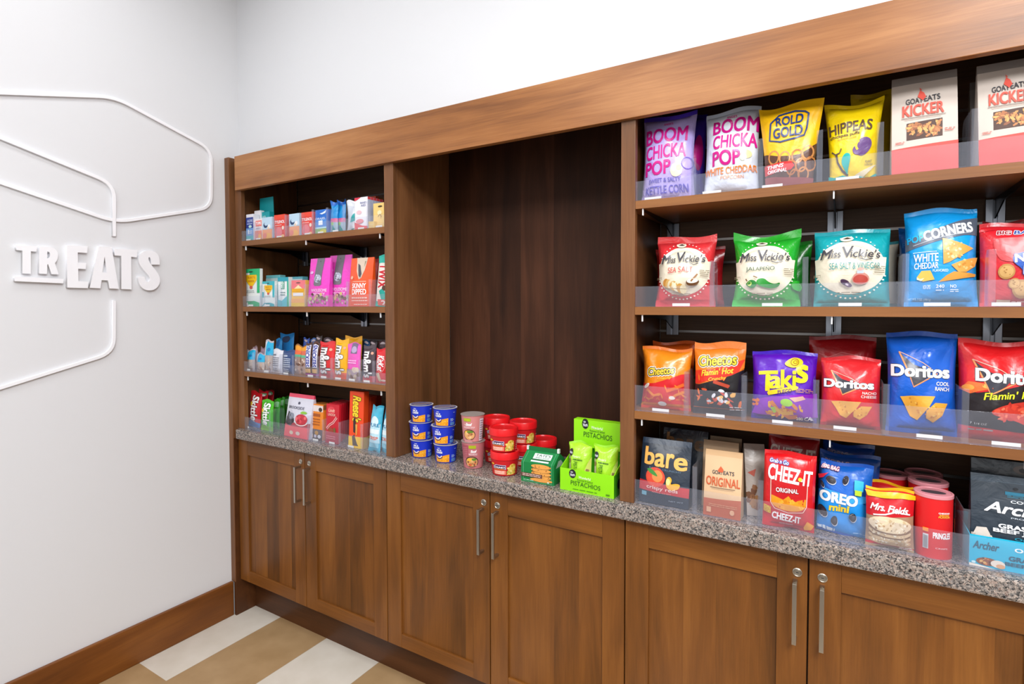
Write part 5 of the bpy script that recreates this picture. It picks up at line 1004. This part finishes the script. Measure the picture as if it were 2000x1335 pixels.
for px, z, lb in ((485, S1, 'navy medicine box'), (504, S1, 'box with the coral label'), (545, S1, 'first red pain-relief box'), (600, S1, 'second red pain-relief box'), (626, S1, 'bright blue medicine box'), (655, S1, 'blue wipes pouches'), (705, S1, 'tall white box'), (740, S1, 'yellow hang card'), (490, S2, 'large green lip balm pack'), (522, S2, 'teal and white lip balm pack'), (484, S3, 'first granola bar'), (520, S3, 'tall granola bar'), (558, S3, 'navy protein bar'), (606, S3, 'brown candy bars'), (632, S3, 'red candy bag'), (660, S3, 'yellow candy bag'), (687, S3, 'pink nut bar'), (716, S3, 'dark brown candy bag'), (616, ZC, 'front orange chocolate bar'), (648, ZC, 'front red truffle bar'), (685, ZC, 'front peanut butter pack'), (482, ZC, 'first red fruit candy bag')):
    price(px, z, .017 if z != ZC else .0145, 'white price tag at the foot of the '+lb, .032)

# ================================================================ OPEN BAY ON THE COUNTER
def foot(xl, xr, yb):
    """centre and radius of a round base from its sides and the lowest point of its rim"""
    d = ray((xl+xr)/2, yb); P0 = CAM + d*((ZC-CAM.z)/d.z)
    a, b_ = ray(xl, yb), ray(xr, yb); a.z = b_.z = 0; al = a.angle(b_)
    h = P0-CAM; h.z = 0; D = h.length; h.normalize()
    r_ = D*math.sin(al/2)/(1-math.sin(al/2))
    return P0.x+h.x*r_, P0.y+h.y*r_, r_
def yaw_to_cam(x, y): return math.atan2(CAM.x-x, CAM.y-y) if False else math.atan2(CAM.x-x, -(CAM.y-y))
def cup(name, label, cat, x, y, z, rb, rtp, H, body, lid, els, dy=0, group=None, rim=None, lid_els=None, lidh=0):
    t = empty(name, (x, y, z), (0, 0, yaw_to_cam(x, y)+dy), label, cat, group)
    bm = bmesh.new(); hb = H-lidh
    lathe(bm, [(rb*.93, .003), (rb*.95, 0), (rb, .0012), (rb+(rtp-rb)*.96, hb-.004), (rtp*1.0, hb-.002)], 44)
    mesh_obj('cup', bm, mat(body, 'card'), t, True, .7)
    bm = bmesh.new()
    if lidh: lathe(bm, [(rtp*1.02, hb-.002), (rtp*1.05, hb), (rtp*1.05, H-.003), (rtp*1.02, H), (rtp*.9, H), (rtp*.87, H-.003), (.0005, H-.003)], 44)
    else: lathe(bm, [(rtp*1.0, hb-.0015), (rtp*1.05, hb-.001), (rtp*1.05, hb), (rtp*.97, H), (.0005, H)], 44)
    mesh_obj('lid', bm, mat(lid, 'plastic' if lidh else 'card'), t, True, .6)
    sl = (rtp-rb)/hb; nv = Vector((1, 0, -sl)).normalized()
    def Sn(xx, yy):
        a = (xx-.5)*2*PI; rr = rb+(rtp-rb)*.98*yy
        return Vector((math.sin(a)*rr, -math.cos(a)*rr, yy*(hb-.002))), Vector((math.sin(a)*nv.x, -math.cos(a)*nv.x, nv.z))
    prints(t, Sn, els, hb/(2*PI*(rb+rtp)/2), (48, 2), fin='card')
    if lid_els:
        prints(t, lambda xx, yy: (Vector(((xx-.5)*2*rtp, (yy-.5)*2*rtp, H)), Vector((0, 0, 1))), lid_els, 1, None, fin='card', names={'artwork': 'lid_artwork'})
    return t
mac = [P([(.355, .06), (.57, .06), (.57, .50), (.52, .47), (.46, .41), (.43, .36), (.40, .36), (.355, .47)], '#f2a21c'), B(.37, .1, .56, .36, 16, .014, ['#f6b83c', '#e0861a', '#f8c450'], 5, 6, .5), L(arc_pts(.42, .44, .035, .10, 10, 180, 360), .012, '#f4f4f8'), L(arc_pts(.42, .42, .048, .16, 10, 190, 350), .012, '#17206a'),
       T('KRAFT', .40, .44, .84, .89, '#e8ecfa', .03), T('MAC &', .385, .455, .70, .80, '#ffffff', .05), T('CHEESE', .375, .47, .57, .67, '#ffffff', .05), lines(.60, .66, .3, .48, 3, '#a8c8f4', .5), lines(.60, .67, .08, .26, 3, '#7ab8e8', .5), lines(.64, .67, .78, .84, 1, '#a8b8f0', .5)]
ml = [E(.5, .5, .46, .46, '#3a4a8c'), L([(.1, .4), (.9, .5)], .06, '#d8a43c'), L([(.2, .7), (.85, .75)], .05, '#c89a40'), L([(.2, .2), (.75, .22)], .06, '#d8d4c8'), L([(.1, .56), (.92, .63)], .04, '#b8b4c0')]
for c_, (xl, xr, yb, yt, nm) in enumerate(((804, 843, 894, 787, 'wall-side'), (849, 889, 904, 793, 'nearer'))):
    x, y, rb = foot(xl, xr, yb); ht = (at((xl+xr)/2, yt+3, y-.01).z-ZC)/3; rtp = rb*1.15
    for k in range(3):
        cup('macaroni_cup', ('bottom', 'middle', 'top')[k]+f' blue macaroni cup of the {nm} stack of three', 'noodle cup', x+(.002, -.003, .001)[k]*(1+c_), y, ZC+.0004+k*(ht+.0003), rb*.98, rtp, ht, '#1733c4', '#c4c0c4', mac, (-.06, .02, -.1)[k]-.05*c_, lid_els=ml)
noo = [R(.36, .80, .47, .92, '#a8b41c'), T('Simply', .37, .46, .82, .90, '#c8d42c', .02), T('Beef', .40, .49, .63, .74, '#ffffff', .04, .2), T('Tom', .365, .395, .64, .70, '#f4e0d8', .02), T('NOODLE SOUP', .36, .53, .54, .60, '#f4d8dc', .03), E(.445, .29, .095, .21, '#54382c'), E(.445, .28, .085, .18, '#e0a468'), E(.415, .38, .04, .07, '#f0b83c'), E(.46, .40, .05, .05, '#5a8a2c'), B(.39, .14, .51, .36, 16, .014, ['#b8784a', '#e8b47c', '#8a5a3c', '#f0cc98'], 6, 6), R(.60, .04, .67, .90, '#dcd2dc'), lines(.61, .665, .08, .86, 9, '#8a7a88', .4), P([(.36, .0), (.5, .0), (.48, .1), (.37, .1)], '#c88a8c')]
noo2 = [R(.33, .42, .45, .92, '#a8505c'), [L([(.34, .44+.07*i), (.44, .47+.07*i)], .004, '#d89a9c') for i in range(6)], R(.46, .80, .56, .92, '#a8b41c'), T('Beef', .49, .57, .64, .74, '#ffffff', .04, .2), T('NOODLE', .46, .58, .54, .61, '#f4d8dc', .03), E(.50, .29, .10, .21, '#4a342c'), E(.50, .28, .088, .18, '#d89c60'), E(.47, .37, .04, .06, '#f0b83c'), E(.535, .38, .035, .05, '#5a8a2c'), B(.44, .14, .56, .34, 16, .014, ['#b8784a', '#e8b47c', '#d8542c', '#8a5a3c'], 7, 6)]
x, y, rb = foot(905, 944, 916); ht = (at(925, 808, y).z-ZC)/2
cup('noodle_cup', 'pink noodle soup cup, bottom of the stack of two', 'noodle cup', x, y, ZC+.0004, rb*.95, rb*1.16, ht, '#c27478', '#9a8c86', noo2, -.15)
cup('noodle_cup', 'pink noodle soup cup, top of the stack of two', 'noodle cup', x-.002, y, ZC+.001+ht, rb*.95, rb*1.16, ht, '#d08684', '#9a8e88', noo, .0)
redp = [P([(.355, .62), (.40, .74), (.52, .72), (.52, .44), (.36, .46)], '#c8c4d8'), P([(.36, .60), (.405, .71), (.515, .69), (.51, .47), (.37, .48)], '#4a2458'), T('CHUNKY', .37, .51, .52, .62, '#ffffff', .04), R(.375, .43, .50, .48, '#e8842c'), E(.35, .76, .025, .06, '#f0c02c'), R(.365, .12, .52, .38, '#f0886c'), T('NOODLES', .38, .50, .24, .34, '#fbe8d8', .03), lines(.38, .5, .14, .22, 1, '#fbe0d0', .5), P([(.53, .10), (.55, .5), (.57, .74), (.60, .8), (.64, .7), (.64, .4), (.62, .1)], '#ecc45a'), B(.54, .14, .64, .72, 22, .012, ['#f4dc8a', '#c89a2c', '#a8b04a', '#e0a83c'], 7, 6), lines(.68, .72, .1, .7, 5, '#e8a0a0', .4)]
def redcup(lb, x, y, z, rb, H, dy=0): cup('noodle_cup', lb, 'noodle cup', x, y, z, rb, rb*1.13, H, '#c8141c', '#e0181f', redp, dy, lidh=H*.30)
x, y, rb = foot(962, 1010, 930); H = (at(985, 833, y).z-ZC)/2
redcup('red lidded noodle tub, bottom of the front stack', x, y, ZC+.0004, rb, H, -.05)
redcup('red lidded noodle tub, top of the front stack', x-.004, y, ZC+.001+H, rb, H, -.1)
for nm, px, Yc, yt in (('behind the pink cups', 970, .165, 808), ('beside the green cookie carton', 1022, .178, 816)):
    q = at(px, 900, Yc); H2 = (at(px, yt+5, Yc).z-ZC)/2
    redcup('red lidded noodle tub, bottom of the rear stack '+nm, q.x, Yc, ZC+.0004, rb, H2, .1)
    redcup('red lidded noodle tub, top of the rear stack '+nm, q.x, Yc, ZC+.001+H2, rb, H2, .05)
q = at(1040, 900, .225)
redcup('single shaded red noodle tub at the back of the open bay', q.x+.02, .272, ZC+.0004, rb, .075, .2)
# gable-topped cookie carton
d = ray(1018, 938); A = CAM+d*((ZC-CAM.z)/d.z); d = ray(1082, 949); Bq = CAM+d*((ZC-CAM.z)/d.z)
W = (Bq-A).length; yw = math.atan2(Bq.y-A.y, Bq.x-A.x); Dp = .088
t = empty('cookie_carton', ((A.x+Bq.x)/2-math.sin(yw)*Dp/2, (A.y+Bq.y)/2+math.cos(yw)*Dp/2, ZC), (0, 0, yw), 'green gable-topped cookie carton with a stack of cookies printed on it', 'cookie box')
Hs = .062; Hg = at(1050, 872, A.y+.05).z-ZC-.012
def gab(x, y):
    """front face, then the slope up to the ridge"""
    if y <= .48: return Vector(((x-.5)*W, -Dp/2, y/.48*Hs))
    k = (y-.48)/.52; return Vector(((x-.5)*W, -Dp/2+k*(Dp/2-.003), Hs+k*(Hg-Hs)))
bm = bmesh.new()
prof = [(-Dp/2, 0), (-Dp/2, Hs), (-.003, Hg), (.003, Hg), (Dp/2, Hs), (Dp/2, 0)]
a = [bm.verts.new((-W/2, yy, z)) for yy, z in prof]; b_ = [bm.verts.new((W/2, yy, z)) for yy, z in prof]
bm.faces.new(a[::-1]); bm.faces.new(b_)
for i in range(6): bm.faces.new((a[i], a[(i+1) % 6], b_[(i+1) % 6], b_[i]))
mesh_obj('carton', bm, mat('#0d7a3c', 'card'), t)
boxes('top_flap', [(-W/2*.98, -.0028, Hg-.001, W/2*.98, .0028, Hg+.013)], mat('#0b6e36', 'card'), t)
boxes('tie', [(-W/2, -.0045, Hg+.002, -W/2+.007, .0045, Hg+.0145)], mat('#d8dcd8', 'paper'), t); boxes('tie', [(W/2-.007, -.0045, Hg+.002, W/2, .0045, Hg+.015)], mat('#d8dcd8', 'paper'), t)
bm = bmesh.new()
for p in ((W/2+.0006, -.03, .05), (W/2+.0006, .03, .05), (W/2+.0006, .008, Hg-.02), (W/2+.0006, -.012, Hg-.02)): bm.verts.new(p)
bm.faces.new(bm.verts[:]); mesh_obj('side_window', bm, mat('#a8b4ae', 'print'), t)
ck2 = lambda y: [E(.62, y, .30, .055, '#e4a04c'), B(.36, y-.03, .88, y+.03, 9, .02, ['#7a4424', '#c8803a'], int(y*50), 5, .5)]
eg = [R(.07, .02, .93, .03, '#6ab488'), R(.07, .03, .08, .97, '#6ab488'), R(.92, .03, .93, .97, '#6ab488'), R(.30, .66, .84, .90, '#dfeee6'), T("TATE'S", .36, .80, .77, .87, '#1c3a2c', .01), T('BAKE SHOP', .38, .78, .69, .74, '#4a6a5a', .01), R(.26, .60, .84, .64, '#0a5a2c'), R(.28, .52, .82, .59, '#cfe4d8'), E(.62, .09, .34, .045, '#e09a48'), ck2(.17), E(.62, .21, .27, .02, '#6a3f20'), ck2(.25), E(.62, .29, .27, .018, '#6a3f20'), ck2(.33), E(.60, .375, .25, .018, '#7a4a2c'), ck2(.42), R(.02, .14, .66, .23, '#6a4438'), lines(.06, .62, .15, .22, 2, '#d8c0b4', .5), lines(.1, .4, .05, .08, 1, '#a8d0b8', .5), R(.82, .05, .87, .08, '#cfe4d8')]
def gn(x, y):
    p = gab(x, y); return p, Vector((0, -1, 0)) if y <= .48 else Vector((0, -(Hg-Hs), Dp/2)).normalized()
bmcuts = prints(t, gn, eg, (Hs+math.hypot(Hg-Hs, Dp/2))/W, (1, 25), fin='card', lift=.0008)
# pistachio display box with a raised back card
d = ray(1094, 954); A = CAM+d*((ZC-CAM.z)/d.z); d = ray(1199, 974); Bq = CAM+d*((ZC-CAM.z)/d.z)
W = (Bq-A).length; yw = math.atan2(Bq.y-A.y, Bq.x-A.x); Dp = .125; Hf = .066; w_ = .0018
GRN = '#8fdf0c'
t = empty('display_box', ((A.x+Bq.x)/2-math.sin(yw)*Dp/2, (A.y+Bq.y)/2+math.cos(yw)*Dp/2, ZC), (0, 0, yw), 'lime green pistachio display box with a raised back card beside the wooden divider', 'display box')
Hb = at(1160, 818, A.y+.12).z-ZC
bm = bmesh.new()
for q in ((-W/2, -Dp/2, 0, W/2, -Dp/2+w_, Hf), (-W/2+w_, -Dp/2+w_, 0, W/2-w_, Dp/2-w_, w_)): box(bm, *q)
for sx in (-1, 1):
    xs_ = sorted((sx*W/2, sx*(W/2-w_)))
    va = [bm.verts.new((xs_[0], yy, z)) for yy, z in ((-Dp/2+w_, 0), (Dp/2, 0), (Dp/2, Hf*1.75), (-Dp/2+w_, Hf))]; vb = [bm.verts.new((xs_[1], yy, z)) for yy, z in ((-Dp/2+w_, 0), (Dp/2, 0), (Dp/2, Hf*1.75), (-Dp/2+w_, Hf))]
    bm.faces.new(va); bm.faces.new(vb[::-1])
    for i in range(4): bm.faces.new((va[i], vb[i], vb[(i+1) % 4], va[(i+1) % 4]))
mesh_obj('tray', bm, mat(GRN, 'card'), t)
boxes('back_card', [(-W/2, Dp/2-w_, 0, W/2, Dp/2, Hb-.075)], mat('#58cf16', 'card'), t)
boxes('header_card', [(-W/2+.002, Dp/2-.03, Hb-.085, W/2, Dp/2-.0005, Hb)], mat('#93e00e', 'card'), t)
pe = lambda yo, hh: [E(.24, yo+.80*hh, .065, .2*hh, '#1a1a22'), T('the', .205, .25, yo+.84*hh, yo+.92*hh, '#e8e8f0', .02, 0, 8), T('Nuts', .20, .285, yo+.70*hh, yo+.82*hh, '#e8e8f0', .03, 0, 8), T('Wonderful', .36, .58, yo+.63*hh, yo+.74*hh, '#e8f8c8', .03, 0, -2), T('Roasted & Salted', .33, .62, yo+.52*hh, yo+.60*hh, '#4a7a1c', .01, 0, -2), T('PISTACHIOS', .21, .76, yo+.28*hh, yo+.48*hh, '#2c5a1a', -.004, 0, -2)]
prints(t, lambda x, y: (Vector(((x-.5)*W, -Dp/2, y*Hf)), Vector((0, -1, 0))), pe(0, 1)+[lines(.25, .7, .1, .15, 1, '#4a8a14', .6), lines(.86, .93, .08, .16, 2, '#3a6a14', .6)], Hf/W, None, fin='card')
prints(t, lambda x, y: (Vector(((x-.5)*W, Dp/2-.03, Hb-.085+y*.085)), Vector((0, -1, 0))), pe(.1, .95), .085/W, None, fin='card', names={'artwork': 'header_artwork', 'lettering': 'header_lettering'})
prints(t, lambda x, y: (Vector((W/2, (x-.5)*Dp, y*Hf)), Vector((1, 0, 0))), [R(0, 0, 1, 1, '#3f9e14'), E(.34, .5, .14, .24, '#141a1c')], Hf/Dp, None, fin='card', names={'artwork': 'side_artwork'})
for k, (dx, yy, hh) in enumerate(((-W*.235, -.022, .118), (W*.235, -.016, .118))):
    o = Vector((dx, yy, .003)); o.rotate(Matrix.Rotation(yw, 3, 'Z'))
    nm = ('pistachio bag in the lime display box, the one on the cookie carton side', 'pistachio bag in the lime display box, the one on the divider side')[k]
    pz = pillow('pistachio_bag', nm, 'snack bag', (1100, 1150, 850), ZC, .03, .05, .06, 0, 0, '#a8dc2c', '#94d81c', None,
                [R(0, .0, 1, .04, '#d8e8b8'), P([(.0, .1), (.16, .1), (.20, .5), (.12, .7), (.0, .66)], '#c8b8a4'), B(.0, .12, .17, .6, 9, .06, ['#a88868', '#e8dcc8', '#8a6a50'], 3, 6), P([(.84, .1), (1, .1), (1, .7), (.9, .56), (.78, .34)], '#d8e070'), B(.84, .12, 1, .5, 10, .06, ['#9a7a5a', '#d8c4a8', '#7a5a40'], 4, 6), E(.16, .76, .10, .08, '#1a1a22'), T('Nuts', .09, .23, .73, .78, '#e8e8f0', .03), T('Wonderful', .26, .62, .66, .71, '#e4f4b4', .03), lines(.3, .72, .60, .64, 1, '#3a6a14', .6), ('TV', 'PISTACHIOS', .42, .16, .12, .58, '#3a7a1c', .0, 0, None)], 131+k, size=(W*.46, .135), sh=.06, pinch=.1)
    pz.location = Vector(t.location)+o; pz.rotation_euler = (-.10, 0, yw)

# ================================================================ groups of repeats
GROUPS = {'shelf': 'adjustable wooden shelves', 'shelf_bracket': 'steel brackets under the shelves', 'shelf_lip': 'clear plastic lips along the shelf fronts', 'shelf_divider': 'clear plastic dividers between the snacks',
          'price_tag': 'white price tags at the shelf fronts', 'base_cabinet': 'base cabinets in a row', 'wall_outline': 'raised white outlines on the wall', 'popcorn_bag': 'popcorn bags on the top shelf', 'puffs_bag': 'yellow puff bags', 'snack_pouch': 'kraft snack pouches',
          'kettle_chip_bag': 'kettle chip bags on the middle shelf', 'popped_chip_bag': 'blue popped chip bags', 'cookie_bag': 'cookie bags', 'cheese_puff_bag': 'cheese snack bags', 'tortilla_chip_bag': 'tortilla chip bags', 'fruit_pouch': 'fruit chip pouches', 'cracker_bag': 'cheese cracker bags',
          'snack_can': 'red chip cans at the counter level', 'jerky_pouch': 'jerky pouches in the teal carton', 'medicine_box': 'medicine boxes on the top left shelf', 'wipes_pouch': 'wipes pouches', 'lip_balm_card': 'lip balm packs', 'nut_pouch': 'nut pouches', 'granola_bar': 'granola bars',
          'protein_bar': 'protein bars', 'nut_bar': 'nut bars', 'candy_bar': 'candy bars', 'candy_bag': 'candy bags', 'chocolate_bar': 'chocolate bars standing on end', 'peanut_cup_bar': 'orange peanut butter candy packs', 'cookie_packet': 'ice blue cookie packets',
          'macaroni_cup': 'blue macaroni cups in two stacks', 'noodle_cup': 'noodle cups on the counter', 'pistachio_bag': 'pistachio bags in the display box'}
for o in list(bpy.data.objects):
    base = o.name.split('.')[0]
    if not o.parent and o.get('label') and base in GROUPS: o['group'] = GROUPS[base]
